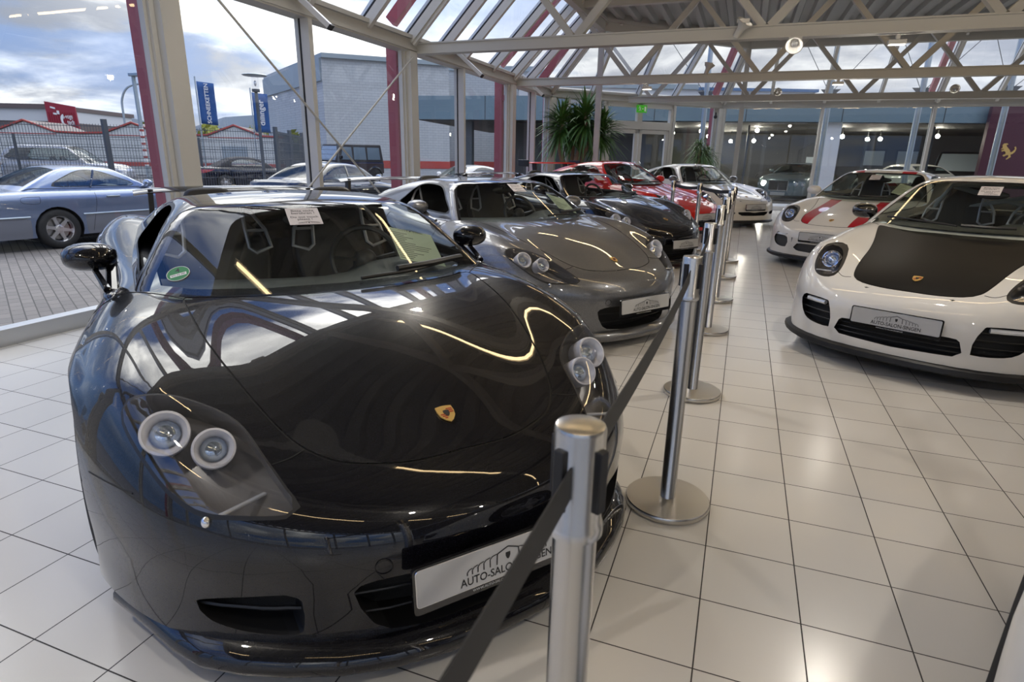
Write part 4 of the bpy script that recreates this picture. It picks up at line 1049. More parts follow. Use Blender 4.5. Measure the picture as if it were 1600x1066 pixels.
# square tubes of the vent drives at the eaves
for y, lb in ((3.83, 'square aluminium tube with black cap at the eaves beside the tall maroon post'), (7.85, 'square aluminium tube with black cap at the eaves before the canopy'), (11.15, 'square aluminium tube with black cap at the eaves left of the yucca')):
    b = MB(); b.bar((-4.78, y - .05, 3.05), (-4.30, y, 2.64), .055, .055); o = b.obj('vent_drive', M['alu_bright']); tag(o, lb, 'vent drive')
    e = MB(); e.bar((-4.30, y, 2.64), (-4.285, y, 2.625), .062, .062); e.obj('end_cap', M['gasket'], o)
# running man exit sign
ex = thing('exit_sign', 'small green exit sign with white running figure above the glass door', 'sign', onA(2.76, 2.56, .12), math.atan2(dA[1], dA[0]))
b = MB(); b.box((-.16, -.01, 0), (.16, .02, .19)); b.obj('sign_box', pbr('exit green', (.06, .42, .02), .4, emit=((.08, .6, .03), .08)), ex)
b = MB(); Mx = Matrix.Translation((0, -.012, .095)) @ Matrix.Rotation(math.pi/2, 4, 'X')
b.prism([(.08, -.06), (.13, -.06), (.13, .06), (.08, .06)], 0, .002, Mx)
for p, q in (((-.08, .04), (-.06, -.005)), ((-.06, -.005), (-.10, -.055)), ((-.06, -.005), (-.03, -.05)), ((-.075, .03), (-.115, .01)), ((-.075, .03), (-.035, .015)), ((-.005, 0), (.05, 0))): b.bar(Mx @ Vector((*p, .001)), Mx @ Vector((*q, .001)), .014, .003, (0, 1, 0))
b.ball(Mx @ Vector((-.078, .058, 0)), .012, .003, .012); b.obj('sign_figure', pbr('sign white', (.85, .85, .85), .5), ex)
cm = thing('security_camera', 'small dark security camera on the column at the corner', 'camera', (-1.02, 17.05, 2.55))
b = MB(); b.tube([(0, 0, .12), (0, -.03, .02)], .02, 8); b.ball((0, -.05, 0), .05, .08, .05); b.obj('camera_body', M['gasket'], cm, True)

# ---------------------------------------------------------------- barrier posts with belts
def barrier_post(x, y, label, z=1.03):
    t = thing('barrier_post', label, 'barrier post', (x, y, 0), 0, 'stainless barrier posts along the black cars')
    b = MB(); b.lathe([(0, .004), (.165, .004), (.17, .010), (.17, .026), (.166, .031)], 48); b.obj('base', M['inox'], t, True)
    b = MB(); b.lathe([(.166, .031), (.10, .034), (.045, .036), (.0, .036)], 48); b.obj('base_plate', M['inox_top'], t, True)
    b = MB(); b.lathe([(.034, .03), (.031, .034), (.031, z - .16)], 32); b.obj('pole', M['inox'], t, True)
    b = MB(); b.lathe([(.031, z - .165), (.038, z - .16), (.038, z - .145), (.035, z - .14), (.035, z - .005), (.033, z)], 32); b.lathe([(.033, z), (.030, z + .001), (0, z + .001)], 32); ho = b.obj('head', M['inox'], t, True)
    for k in range(4):
        a = math.pi/4 + k*math.pi/2 + .35; c = MB(); u = Vector((math.cos(a), math.sin(a), 0)); c.bar(u*.037 + Vector((0, 0, z - .115)), u*.037 + Vector((0, 0, z - .025)), .017, .012, u); c.obj('belt_slot', M['gasket'], ho, bevel=.002)
    return t
PO = [(-.25, -2.75), (-.19, -1.33), (-.17, .24), (-.175, 1.55), (-.17, 3.06), (-.16, 4.3), (-.15, 5.65), (-.14, 6.95), (-.66, 7.95), (-1.14, 8.70)]
PL = ['stainless barrier post behind the one nearest the lens', 'stainless barrier post nearest the camera before the large plate', 'stainless barrier post standing beside the front black car headlight', 'stainless barrier post in front of the grey car plate', 'stainless barrier post fourth along the aisle past the grey car',
      'stainless barrier post beside the second black car nose', 'stainless barrier post next before the end of the aisle row', 'stainless barrier post at the corner where the row turns left', 'stainless barrier post standing between red and second black car', 'stainless barrier post farthest left in front of the red car']
for (x, y), lb in zip(PO, PL): barrier_post(x, y, lb)
BL = ['black belt running out of the picture from the nearest post', 'black belt between the nearest post and the front black car', 'black belt between the posts beside front black and grey cars', 'black belt before the grey car nose', 'black belt between grey car and second black car', 'black belt beside the second black car nose', 'black belt next to the aisle row end', 'black belt turning left before the red car hood', 'black belt at the far left end before the red car']
for (a, b_), lb in zip(zip(PO, PO[1:]), BL):
    d = Vector((b_[0] - a[0], b_[1] - a[1], 0)); L = d.length; d.normalize(); V = []; F = []; n = 14; sd = Vector((d.y, -d.x, 0))
    for i in range(n + 1):
        u = i/n; P = Vector((*a, 0)) + d*(.037 + (L - .074)*u); z = .96 - .10*u*(1 - u)*(1 if L < 2 else 1.5)
        for s in (-1, 1): V += [P + sd*(.0012*s) + Vector((0, 0, z - .024)), P + sd*(.0012*s) + Vector((0, 0, z + .024))]
    for i in range(n):
        k = 4*i
        for p, q in ((0, 1), (1, 3), (3, 2), (2, 0)): F.append((k + p, k + q, k + 4 + q, k + 4 + p))
    tag(mesh_obj('barrier_belt', V, F, M['belt']), lb, 'belt', 'black barrier belts')

# ---------------------------------------------------------------- plants
M['leaf'] = pbr('dark green leaf', (.06, .14, .028), .4, noise=(8, .35))
M['leaf_pale'] = pbr('fresh green leaf', (.09, .17, .04), .4, noise=(8, .35))
M['bark'] = pbr('pale brown trunk', (.22, .15, .10), .8, bump=(30, .6, .01))
M['pot'] = pbr('dark planter', (.05, .05, .05), .5)
def blade(mb, P, az, el, L, w, droop):
    d = Vector((math.cos(az)*math.cos(el), math.sin(az)*math.cos(el), math.sin(el))); s = Vector((-math.sin(az), math.cos(az), 0)); V = []; n = 5
    for i in range(n + 1):
        u = i/n; c = Vector(P) + d*(L*u) + Vector((0, 0, -droop*L*u*u)); k = w*(.55 + .9*u if u < .5 else 2.0*(1 - u))*1.0
        V += [c - s*k/2 + Vector((0, 0, k*.2)), c, c + s*k/2 + Vector((0, 0, k*.2))]
    F = []
    for i in range(n):
        for j in range(2): F.append((3*i + j, 3*i + j + 1, 3*i + j + 4, 3*i + j + 3))
    mb.add(V, F)
def plant(name, label, cat, loc, heads, n, L, w, mat, droop, pot=.3, el0=-.6):
    rd = random.Random(7); t = thing(name, label, cat, loc)
    p = MB(); p.lathe([(0, 0), (pot*.8, 0), (pot, pot*1.2), (pot*.92, pot*1.2), (pot*.9, pot*1.1), (0, pot*1.1)], 28); p.obj('planter', M['pot'], t, True)
    k = MB()
    for h in heads: k.tube([tuple(q) for q in smooth_loop(h[0], 4, False)], [h[1]*(1 - .35*i/(len(smooth_loop(h[0], 4, False)) - 1)) for i in range(len(smooth_loop(h[0], 4, False)))], 9)
    k.obj('trunk', M['bark'], t, True)
    for h in heads:
        f = MB(); c = Vector(h[0][-1])
        for i in range(n):
            el = el0 + (1.35 - el0)*((i + .5)/n)**.8; blade(f, c + Vector((rd.uniform(-.04, .04), rd.uniform(-.04, .04), -.35*(1 - i/n)*h[2])), rd.uniform(0, 6.283), el + rd.uniform(-.15, .15), L*h[2]*rd.uniform(.75, 1.1), w*rd.uniform(.8, 1.1), droop*rd.uniform(.5, 1.3))
        f.obj('leaf_crown', M[mat], t)
plant('potted_yucca', 'tall potted yucca with three leafy heads beside the glass door', 'plant', (-4.2, 13.3, 0),
    [([(0, 0, .3), (-.12, .05, .9), (-.30, 0, 1.6), (-.26, 0, 2.0), (-.28, 0, 2.3)], .085, 1.0), ([(.05, 0, .3), (.08, 0, 1.0), (.22, .02, 1.6), (.36, 0, 2.1), (.32, 0, 2.45)], .085, 1.05), ([(.1, .05, .3), (.22, .05, 1.1), (.40, .1, 1.7), (.62, .2, 1.95), (.72, .2, 2.15)], .06, .95), ([(0, .05, .9), (0, .2, 1.7), (.02, .3, 2.25)], .05, .9)],
    190, .80, .068, 'leaf', .46, el0=-.85)
plant('potted_palm', 'potted ponytail palm with drooping leaves at the glass corner', 'plant', (-1.30, 16.2, 0), [([(0, 0, .3), (.02, 0, 1.1), (0, 0, 1.75)], .07, 1.0), ([(0, 0, .7), (.15, .1, 1.3), (.2, .1, 1.6)], .05, .85)], 150, .72, .03, 'leaf_pale', 1.15, .28, -.1)
# ---------------------------------------------------------------- outside
GZ = -.2
def paver_mat():
    m, nt, out = _nt('zigzag concrete pavers'); L = nt.links.new; b = nt.nodes.new('ShaderNodeBsdfPrincipled'); L(b.outputs[0], out.inputs[0]); b.inputs['Roughness'].default_value = .75
    geo = nt.nodes.new('ShaderNodeNewGeometry'); br = nt.nodes.new('ShaderNodeTexBrick'); br.inputs['Scale'].default_value = 1.0; br.inputs['Brick Width'].default_value = .21; br.inputs['Row Height'].default_value = .105; br.inputs['Mortar Size'].default_value = .006
    br.inputs['Color1'].default_value = (.19, .17, .155, 1); br.inputs['Color2'].default_value = (.15, .135, .125, 1); br.inputs['Mortar'].default_value = (.05, .045, .04, 1)
    mp = nt.nodes.new('ShaderNodeMapping'); mp.inputs['Rotation'].default_value = (0, 0, .5); L(geo.outputs['Position'], mp.inputs[0]); L(mp.outputs[0], br.inputs['Vector']); L(br.outputs['Color'], b.inputs['Base Color']); return m
def brick_mat():
    m, nt, out = _nt('white painted brick'); L = nt.links.new; b = nt.nodes.new('ShaderNodeBsdfPrincipled'); L(b.outputs[0], out.inputs[0]); b.inputs['Roughness'].default_value = .7
    tc = nt.nodes.new('ShaderNodeTexCoord'); br = nt.nodes.new('ShaderNodeTexBrick'); br.inputs['Scale'].default_value = 1; br.inputs['Brick Width'].default_value = .55; br.inputs['Row Height'].default_value = .17; br.inputs['Mortar Size'].default_value = .012
    br.inputs['Color1'].default_value = (.44, .46, .475, 1); br.inputs['Color2'].default_value = (.41, .43, .445, 1); br.inputs['Mortar'].default_value = (.29, .31, .325, 1)
    sp = nt.nodes.new('ShaderNodeSeparateXYZ'); L(tc.outputs['Object'], sp.inputs[0]); ad = nt.nodes.new('ShaderNodeMath'); ad.operation = 'ADD'; L(sp.outputs[0], ad.inputs[0]); L(sp.outputs[1], ad.inputs[1])
    cb = nt.nodes.new('ShaderNodeCombineXYZ'); L(ad.outputs[0], cb.inputs[0]); L(sp.outputs[2], cb.inputs[1]); L(cb.outputs[0], br.inputs['Vector']); L(br.outputs['Color'], b.inputs['Base Color']); return m
M['brick'] = brick_mat(); M['sign_maroon'] = pbr('dark maroon sign', (.065, .012, .026), .3); M['coping'] = pbr('zinc coping', (.30, .35, .38), .45, .5); M['fascia'] = pbr('blue grey fascia', (.16, .23, .27), .35, .3); M['soffit'] = pbr('dark soffit', (.03, .03, .03), .7)
M['red_trim'] = pbr('red painted trim', (.38, .06, .05), .6); M['siding'] = pbr('pale grey siding', (.55, .57, .57), .6); M['brown_siding'] = pbr('brown metal siding', (.12, .09, .085), .6); M['red_sheet'] = pbr('red corrugated sheet', (.27, .012, .03), .5); M['white_print'] = pbr('white print', (.75, .75, .75), .6)
M['anthracite'] = pbr('anthracite steel', (.06, .07, .085), .5); M['galv'] = pbr('galvanised steel', (.36, .42, .47), .4, .7); M['hill'] = pbr('wooded hills', (.07, .095, .13), .9, noise=(.02, .4)); M['bush'] = pbr('spring foliage', (.26, .27, .035), .8, noise=(1.2, .5), bump=(3, 1, .3)); M['dry'] = pbr('dry hedge', (.13, .10, .05), .9, noise=(6, .5), bump=(20, 1, .08))
M['showroom_wall'] = pbr('dark grey showroom wall', (.06, .06, .06), .8); M['showroom_floor'] = pbr('dark showroom floor', (.11, .11, .115), .25); M['plaster'] = pbr('white plaster', (.55, .56, .57), .7); M['blue_trim'] = pbr('blue trim', (.06, .14, .28), .5); M['window_dark'] = pbr('dark window', (.12, .16, .2), .1); M['flag_blue'] = pbr('blue flag cloth', (.012, .075, .26), .7); M['asphalt'] = pbr('asphalt', (.11, .11, .115), .85, noise=(3, .2)); M['lawn'] = pbr('lawn', (.08, .16, .03), .9, noise=(2, .3))
g = MB(); g.prism([(-30, -30), (30, -30), (30, 40), (-30, 40)], GZ - .3, GZ); structure(g.obj('pavement', paver_mat()))
g = MB(); g.prism([(-900, -300), (900, -300), (900, 900), (-900, 900)], GZ - .8, GZ - .02); structure(g.obj('ground', M['asphalt']))
# hills: ridge with real depth
rd = random.Random(3); V = []; F = []; n = 60
for i in range(n + 1):
    a = math.radians(-100 + 150*i/n); h = 34 + 7*math.sin(i*.55) + 4*math.sin(i*1.7 + 1) + rd.uniform(-1.5, 1.5)
    for r, z in ((640, -2), (700, h), (820, h*.7), (900, -2)): V.append((r*math.sin(a), r*math.cos(a), z))
for i in range(n):
    for j in range(3): F.append((4*i + j, 4*i + j + 1, 4*i + j + 5, 4*i + j + 4))
h = mesh_obj('hills', V, F, M['hill'], smooth=True); structure(h)
# white brick hall with zinc coping
def block(name, label, pts, z, mat='brick', coping=.5, band=None):
    t = thing(name, label, 'building', (pts[0][0], pts[0][1], GZ)); o = pts[0]; q = [(x - o[0], y - o[1]) for x, y in pts]
    b = MB(); b.prism(q, 0, z - GZ); b.obj('wall', M[mat], t)
    c = MB(); cx = sum(x for x, _ in q)/len(q); cy = sum(y for _, y in q)/len(q); c.prism([(x + (.15 if x > cx else -.15), y + (.15 if y > cy else -.15)) for x, y in q], z - GZ - coping, z - GZ + .06); c.obj('coping', M['coping'], t)
    if band:
        c = MB(); c.prism([(x + (.03 if x > cx else -.03), y + (.03 if y > cy else -.03)) for x, y in q], band[0] - GZ, band[1] - GZ); c.obj('painted_band', M['red_trim'], t)
    return t
block('brick_hall', 'white painted brick hall with zinc coping behind the window wall', [(-26.4, 33.0), (-20.0, 38.45), (-23.5, 42.4), (-31, 45), (-39.2, 42.1)], 7.45, coping=.22, band=(.45, .95))
zb = MB(); zb.bar((-.1, .1, 6.75), (-12.8, 9.1, 6.75), .25, 1.35); zb.obj('zinc_parapet', M['coping'], bpy.data.objects['brick_hall'])
block('brick_hall', 'white painted brick hall set back behind the dark canopy', [(-22.6, 43.0), (-15.5, 45.4), (-17.5, 54), (-24.5, 52)], 7.9, coping=.3, band=(.45, .95))
t = block('office_building', 'long pale grey flat building seen above the glass door', [(-15.5, 40.3), (-3.9, 44.5), (-6, 52), (-18, 48)], 6.3, mat='plaster', coping=.25)
t = thing('office_building', 'white office block with blue roof edge behind the corner mast', 'building', (-5.4, 59.9, GZ)); b = MB(); b.prism([(0, 0), (10.5, 3.9), (8, 13), (-3, 9)], 0, 7.9); b.obj('wall', M['plaster'], t); b = MB(); b.prism([(-.2, -.3), (10.8, 3.7), (8.2, 13.2), (-3.2, 9.2)], 7.75, 8.0); b.obj('roof_edge', M['blue_trim'], t)
for k in range(5):
    b = MB(); u = .8 + 2.0*k; b.bar((u*.937, u*.349 - .06, 6.1), (u*.937 + 1.3, u*.349 - .06 + .485, 6.1), .1, 1.5); b.obj('window', M['window_dark'], t)
    e = MB(); e.bar((u*.937 - .1, u*.349 - .08, 6.9), (u*.937 + 1.4, u*.349 - .08 + .56, 6.9), .12, .12); e.obj('window_head', M['blue_trim'], t)
# row of gabled sheds
sd = Vector((.86, .51, 0)); sn = Vector((.51, -.86, 0))
for k, lb in ((-1, 'gabled pale shed with red trim farthest left behind the fence'), (0, 'gabled pale shed with red trim in front of the red sign wall'), (1, 'gabled pale shed with red trim behind the striped lamp pole'), (2, 'gabled pale shed with red trim below the blue flags')):
    P = Vector((-42.8, 24.6, GZ)) + sd*(6.2*k); t = thing('shed', lb, 'shed', P); out = [(-3.1, 0), (3.1, 0), (3.1, 2.45), (1.7, 2.5), (0, 3.15), (-1.7, 2.5), (-3.1, 2.45)]
    Mx = Matrix((sd, Vector((0, 0, 1)), sn)).transposed().to_4x4()
    b = MB(); b.prism(out, -5, 0, Mx); b.obj('wall', M['siding'], t)
    r = MB()
    for p, q in (((-3.1, 2.5), (-1.7, 2.55)), ((-1.7, 2.55), (0, 3.2)), ((0, 3.2), (1.7, 2.55)), ((1.7, 2.55), (3.1, 2.5))): r.add([Mx @ Vector((*a, z)) for z in (.12, -.06) for a in (p, q, (q[0], q[1] + .1), (p[0], p[1] + .1))], [(0, 1, 2, 3), (7, 6, 5, 4), (3, 2, 6, 7), (0, 4, 5, 1), (1, 5, 6, 2), (0, 3, 7, 4)])
    r.obj('roof_trim', M['red_trim'], t); b = MB(); b.prism([(-3.1, 2.46), (-1.7, 2.51), (0, 3.16), (1.7, 2.51), (3.1, 2.46), (3.1, 2.52), (1.7, 2.57), (0, 3.23), (-1.7, 2.57), (-3.1, 2.52)], -5.05, -.06, Mx); b.obj('roof', M['brown_siding'], t); b = MB(); b.prism([(-3.1, .55), (3.1, .55), (3.1, .8), (-3.1, .8)], 0, .03, Mx); b.prism([(-1.7, 2.42), (1.7, 2.42), (1.7, 2.47), (-1.7, 2.47)], 0, .03, Mx); b.obj('painted_band', M['red_trim'], t)
    if k == 2: b = MB(); b.prism([(-.9, 1.0), (.7, 1.0), (.7, 1.9), (-.9, 1.9)], 0, .03, Mx); b.obj('window', M['galv'], t)
# hall with the red sign wall
t = thing('industrial_hall', 'brown and white industrial hall behind the sheds', 'building', (-61.8, 39.0, GZ)); b = MB(); b.prism([(0, 0), (-14, -5.6), (-20, 8), (-6, 13)], 0, 4.6); b.obj('wall', M['brown_siding'], t)
b = MB(); b.prism([(.05, -.1), (-14, -5.7), (-20, 8), (-6, 13)], 4.0, 5.1); b.obj('upper_band', M['plaster'], t); b = MB(); b.prism([(.2, -.3), (-14.2, -6), (-20.3, 8), (-6, 13.4)], 5.1, 5.5); b.obj('roof', M['brown_siding'], t)
t = thing('sign_wall', 'dark red corrugated sign wall with white lettering above the sheds', 'billboard', (-61.6, 38.6, GZ)); u = Vector((.92, .39, 0)); nn = Vector((.39, -.92, 0)); Mx = Matrix((u, Vector((0, 0, 1)), nn)).transposed().to_4x4() @ Matrix.Diagonal((.62, 1.04, 1, 1))
b = MB(); b.prism([(.1, 0), (4.6, 0), (4.2, 5.1), (-.1, 5.5)], 0, .15, Mx)
for k in range(12): b.prism([(.25 + k*.35, .2), (.33 + k*.35, .2), (.30 + k*.33, 4.6), (.22 + k*.33, 4.6)], .15, .2, Mx)
b.obj('sheet_wall', M['red_sheet'], t)
b = MB(); put_text(b, 'a-voge', .55, Mx @ Matrix.Translation((3.0, 4.25, .21))); put_text(b, 'tech', .6, Mx @ Matrix.Translation((3.35, 3.75, .21)))
for q in (((.7, 4.95), (1.4, 4.85)), ((1.0, 4.42), (1.5, 4.38))): b.prism([q[0], q[1], (q[1][0], q[1][1] + .14), (q[0][0], q[0][1] + .14)], .2, .22, Mx)
b.prism([(1.55, 4.45), (1.9, 4.42), (1.9, 4.72), (1.55, 4.74)], .2, .22, Mx); b.prism([tuple(q) for q in smooth_loop([(2.4, 4.45), (2.0, 4.25), (1.95, 3.9), (2.15, 3.5), (2.45, 3.45), (2.25, 3.9)], 3)], .2, .22, Mx)
b.prism([(2.3, 1.9), (2.45, 1.9), (2.6, 2.5), (2.5, 2.9)], .2, .22, Mx); b.prism([(2.6, 1.9), (2.8, 1.85), (2.65, 2.8), (2.5, 2.9)], .2, .22, Mx); b.obj('sign_print', M['white_print'], t)
# shrubs and hedges
def bush(label, c, r, mat='bush', cat='bush', seed=1):
    rd = random.Random(seed); t = thing('bush', label, cat, (c[0], c[1], GZ)); b = MB()
    for i in range(240):
        a = rd.uniform(0, 6.283); e = math.asin(rd.uniform(-.2, 1)); q = rd.uniform(.55, 1); P = Vector((r[0]*q*math.cos(a)*math.cos(e), r[1]*q*math.sin(a)*math.cos(e), r[2]*(.45 + .55*q*math.sin(e))))
        k = .13*max(r[:2]); u = Vector((rd.uniform(-1, 1), rd.uniform(-1, 1), rd.uniform(-1, 1))).normalized(); v = u.orthogonal().normalized()*k; w = u.cross(v)
        b.add([P - v, P + w*.6, P + v, P - w*.6], [(0, 1, 2, 3)])
    b.ball((0, 0, r[2]*.45), r[0]*.7, r[1]*.7, r[2]*.45, 14, 8); b.obj('foliage', M[mat], t)
bush('yellow green bush right of the red sign wall', (-55, 44.5), (2.4, 2.0, 4.6), seed=2); bush('yellow green bush behind the striped lamp pole', (-49.5, 46), (2.5, 2.0, 4.3), seed=3); bush('yellow green bush beside the tall maroon post', (-44, 46), (2.4, 2.0, 4.0), seed=4); bush('yellow green bush below the right blue flag', (-31.5, 36.8), (2.6, 2.0, 3.2), seed=5)
for lb, p, q in (('dry brown hedge along the fence behind the silver blue coupe', (-18.5, 6.5), (-13.2, 9.3)), ('dry brown hedge below the fence beside the maroon post', (-12.9, 9.6), (-11.2, 12.3))):
    t = thing('hedge', lb, 'hedge', (*p, GZ)); d = Vector((q[0] - p[0], q[1] - p[1], 0)); b = MB(); rd = random.Random(5); n = 40; V = []; F = []; s = Vector((-d.y, d.x, 0)).normalized()
    for i in range(n + 1):
        for a, z in ((-.3, 0), (-.38, .35), (-.2, .62), (.1, .66), (.34, .4), (.3, 0)): V.append(d*(i/n) + s*(a + rd.uniform(-.06, .06)) + Vector((0, 0, max(0, z + (rd.uniform(-.09, .09) if z else 0)))))
    for i in range(n):
        for j in range(5): F.append((6*i + j, 6*i + j + 1, 6*i + j + 7, 6*i + j + 6))
    b.add(V, F); b.obj('foliage', M['dry'], t)
# mesh fence
def fence(label, pts, H, posts):
    t = thing('mesh_fence', label, 'fence', (pts[0][0], pts[0][1], GZ)); o = Vector((*pts[0], 0)); P = [Vector((*p, 0)) - o for p in pts]
    for a, c in zip(P, P[1:]):
        L = (c - a).length; d = (c - a)/L; n = int(L/.058); b = MB()
        for i in range(n): q = a + d*(L*i/n); b.bar(q, q + Vector((0, 0, H)), .0075, .0075, (d.x, d.y, 0))
        for z in [.05 + k*(H - .1)/9 for k in range(10)]: b.bar(a + Vector((0, 0, z)), c + Vector((0, 0, z)), .014, .014)
        b.obj('mesh_panel', M['anthracite'], t)
    for a in P: b = MB(); b.bar(a, a + Vector((0, 0, H + .1)), .10 if posts else .07, .07, (1, 0, 0)); b.obj('fence_post', M['anthracite'], t)
fence('tall dark mesh fence behind the parked coupes', [(-18.6, 5.0), (-16, 6.4), (-13.4, 7.94), (-11.62, 11.26), (-12.8, 13.2), (-13.9, 15.1), (-14.96, 16.96)], 2.1, True)
fence('second mesh fence farther off in front of the sheds', [(-30, 12.5), (-27.2, 14.4), (-24.4, 16.2), (-21.6, 18.1), (-20.2, 21.0), (-19.0, 24)], 2.0, False)
# lamps, flags
t = thing('street_lamp', 'street lamp with flat grey head and red white bands on the pole', 'street lamp', (-27.06, 19.95, GZ)); b = MB(); b.tube([(0, 0, 0), (0, 0, 4.85)], .085, 10); b.obj('pole', M['galv'], t, True)
b = MB(); b.box((-.1, -.2, 4.8), (.75, .2, 4.95)); b.obj('lamp_head', M['galv'], t, bevel=.03)
b = MB()
for k in range(6): b.tube([(0, 0, .9 + k*.3), (0, 0, 1.0 + k*.3)], .09, 10)
b.obj('red_bands', M['red_trim'], t, True); b = MB(); b.tube([(0, 0, .85), (0, 0, 2.6)], .087, 10); b.obj('white_band', M['white_print'], t, True)
t = thing('street_lamp', 'lantern street lamp with flat disc roof before the brick hall', 'street lamp', (-17.44, 17.11, GZ)); b = MB(); b.tube([(0, 0, 0), (0, 0, 3.75)], .06, 10); b.tube([(0, 0, 3.7), (0, 0, 3.8)], .14, 14); b.obj('pole', M['anthracite'], t, True); b = MB(); b.lathe([(.12, 3.8), (.13, 4.25)], 16); b.obj('lantern_glass', M['lens'], t, True)
b = MB(); b.ball((0, 0, 4.0), .05, .05, .1); b.obj('bulb', M['led'], t, True); b = MB(); b.lathe([(0, 4.34), (.42, 4.30), (.44, 4.28), (.40, 4.25), (0, 4.25)], 24); b.obj('disc_roof', M['galv'], t, True)
t = thing('street_lamp', 'thin distant street lamp with curved arm left of the striped one', 'street lamp', (-46, 34, GZ)); b = MB(); b.tube(smooth_loop([(0, 0, 0), (0, 0, 4.2), (.1, .05, 5.4), (.6, .3, 6.2), (1.6, .8, 6.5)], 4, False).tolist(), .08, 8); b.obj('pole', M['galv'], t, True); b = MB(); b.ball((1.9, .95, 6.5), .4, .25, .08); b.obj('lamp_head', M['galv'], t, True)
for (x, y, z0, txt, lb) in ((-24.3, 20.9, 2.6, 'SCHNEEKETTEN', 'blue flag with white lettering nearest the tall maroon post'), (-23.45, 23.4, 2.35, 'dillinger', 'blue flag with outlined white lettering beside the lantern lamp')):
    t = thing('flag', lb, 'flag', (x, y, GZ)); d = Vector((.70, .71, 0)); n = Vector((.71, -.70, 0)); b = MB(); b.tube([(-.05*d.x, -.05*d.y, 0), (-.05*d.x, -.05*d.y, z0 + 2.25)], .03, 8); b.obj('flag_pole', M['galv'], t, True)
    V = []; F = []
    for i in range(7):
        for j in range(9): u = i/6; v = j/8; V.append(d*(u*.72) + n*(.035*math.sin(5*u + 3*v)) + Vector((0, 0, z0 - GZ + 1.85*v - .06*u)))
    for i in range(6):
        for j in range(8): F.append((9*i + j, 9*(i+1) + j, 9*(i+1) + j + 1, 9*i + j + 1))
    fo = mesh_obj('flag_cloth', V, F, M['flag_blue'], t, smooth=True); sf = fo.modifiers.new('thickness', 'SOLIDIFY'); sf.thickness = .006; sf.offset = -1
    Mx = Matrix.Translation(d*.38 + n*.05 + Vector((0, 0, z0 - GZ + .9))) @ Matrix((d, Vector((0, 0, 1)), n)).transposed().to_4x4() @ Matrix.Rotation(math.pi/2, 4, 'Z'); b = MB(); put_text(b, txt, .24 if len(txt) > 10 else .38, Mx); b.obj('flag_print', M['white_print'], fo)
# showroom opposite
u = Vector((.986, .164, 0)); nn = Vector((.164, -.986, 0)); O = Vector((-11.7, 18.9, 0)); Mo = Matrix.Translation(O) @ Matrix((u, -nn, Vector((0, 0, 1)))).transposed().to_4x4()
def PO_(a, d, z): return Mo @ Vector((a, d, z))
t = thing('opposite_showroom', 'flat showroom building opposite with blue grey fascia and dark inside', 'building', O); t.rotation_euler = (0, 0, math.atan2(u.y, u.x))
def ob(name, boxes, mat, par=t, bevel=0):
    b = MB()
    for p, q in boxes: b.box(p, q)
    return b.obj(name, M[mat], par, bevel=bevel)
fa = ob('fascia', [((0, 0, 2.64), (27, .2, 3.45))], 'fascia'); ob('fascia_joint', [((x, -.008, 2.64), (x + .02, 0, 3.45)) for x in (2.6, 5.6, 8.6, 11.6, 14.6, 17.6, 20.6, 23.6)], 'gasket', fa)
ob('roof_slab', [((0, .2, 2.75), (27, 12, 3.3))], 'coping'); ob('soffit', [((0, .2, 2.62), (27, 12, 2.75))], 'soffit'); ob('back_wall', [((3.5, 9.5, GZ), (27, 9.7, 2.62))], 'showroom_wall'); ob('side_wall', [((3.5, 1.6, GZ), (3.7, 9.5, 2.62))], 'showroom_wall')
ob('wall', [((3.0, 1.4, GZ), (8.2, 1.6, 2.62))], 'showroom_wall'); ob('floor_slab', [((-.0, .3, GZ), (27, 12, -.06))], 'showroom_floor'); ob('kerb', [((8, -.9, GZ), (27, .3, -.04))], 'plaster')
ob('pillar', [((14.25, .15, -.06), (14.7, .55, 2.64))], 'plaster'); ob('pillar', [((1.6, .6, -.06), (1.95, .95, 2.62))], 'anthracite'); ob('pillar', [((8.2, 1.2, -.06), (8.4, 1.6, 2.62))], 'anthracite')
for a, b_ in ((8.4, 12.0), (12.0, 14.3), (14.7, 18.0), (18.0, 21.5), (21.5, 26.5)): mesh_obj('shop_pane', [(a, 1.5, 0), (b_, 1.5, 0), (b_, 1.5, 2.6), (a, 1.5, 2.6)], [(0, 1, 2, 3)], M['pane'], t)
ob('shop_mullion', [((x - .03, 1.45, -.06), (x + .03, 1.55, 2.6)) for x in (12.0, 18.0, 21.5)], 'anthracite')
sg = thing('sign_panel', 'dark maroon sign panel with golden horse emblem at the right edge', 'sign', PO_(18.85, -.30, GZ), math.atan2(u.y, u.x)); ob('panel', [((0, 0, 0), (1.5, .12, 3.35)), ((-.08, -.03, 0), (0, .15, 3.35))], 'sign_maroon', sg)
hp = [(.02, .60), (.10, .72), (.06, .86), (.14, .98), (.30, 1.0), (.40, .93), (.36, .90), (.28, .90), (.34, .78), (.46, .66), (.58, .54), (.62, .40), (.74, .46), (.86, .62), (.80, .74), (.86, .80), (.94, .66), (.90, .46), (.78, .32), (.66, .26), (.72, .12), (.60, .02), (.50, -.06), (.46, -.02), (.58, .12), (.54, .24), (.42, .22), (.30, .14), (.20, .18), (.24, .24), (.36, .30), (.34, .42), (.24, .50), (.12, .44), (.06, .52), (.12, .56), (.20, .58), (.16, .64), (.10, .60)]
b = MB(); b.prism([((x - .45)*.46, z*.46) for x, z in hp], 0, .02, Matrix.Translation((.62, 0, 1.78)) @ Matrix.Rotation(math.pi/2, 4, 'X')); b.obj('horse_emblem', M['gold'], sg)
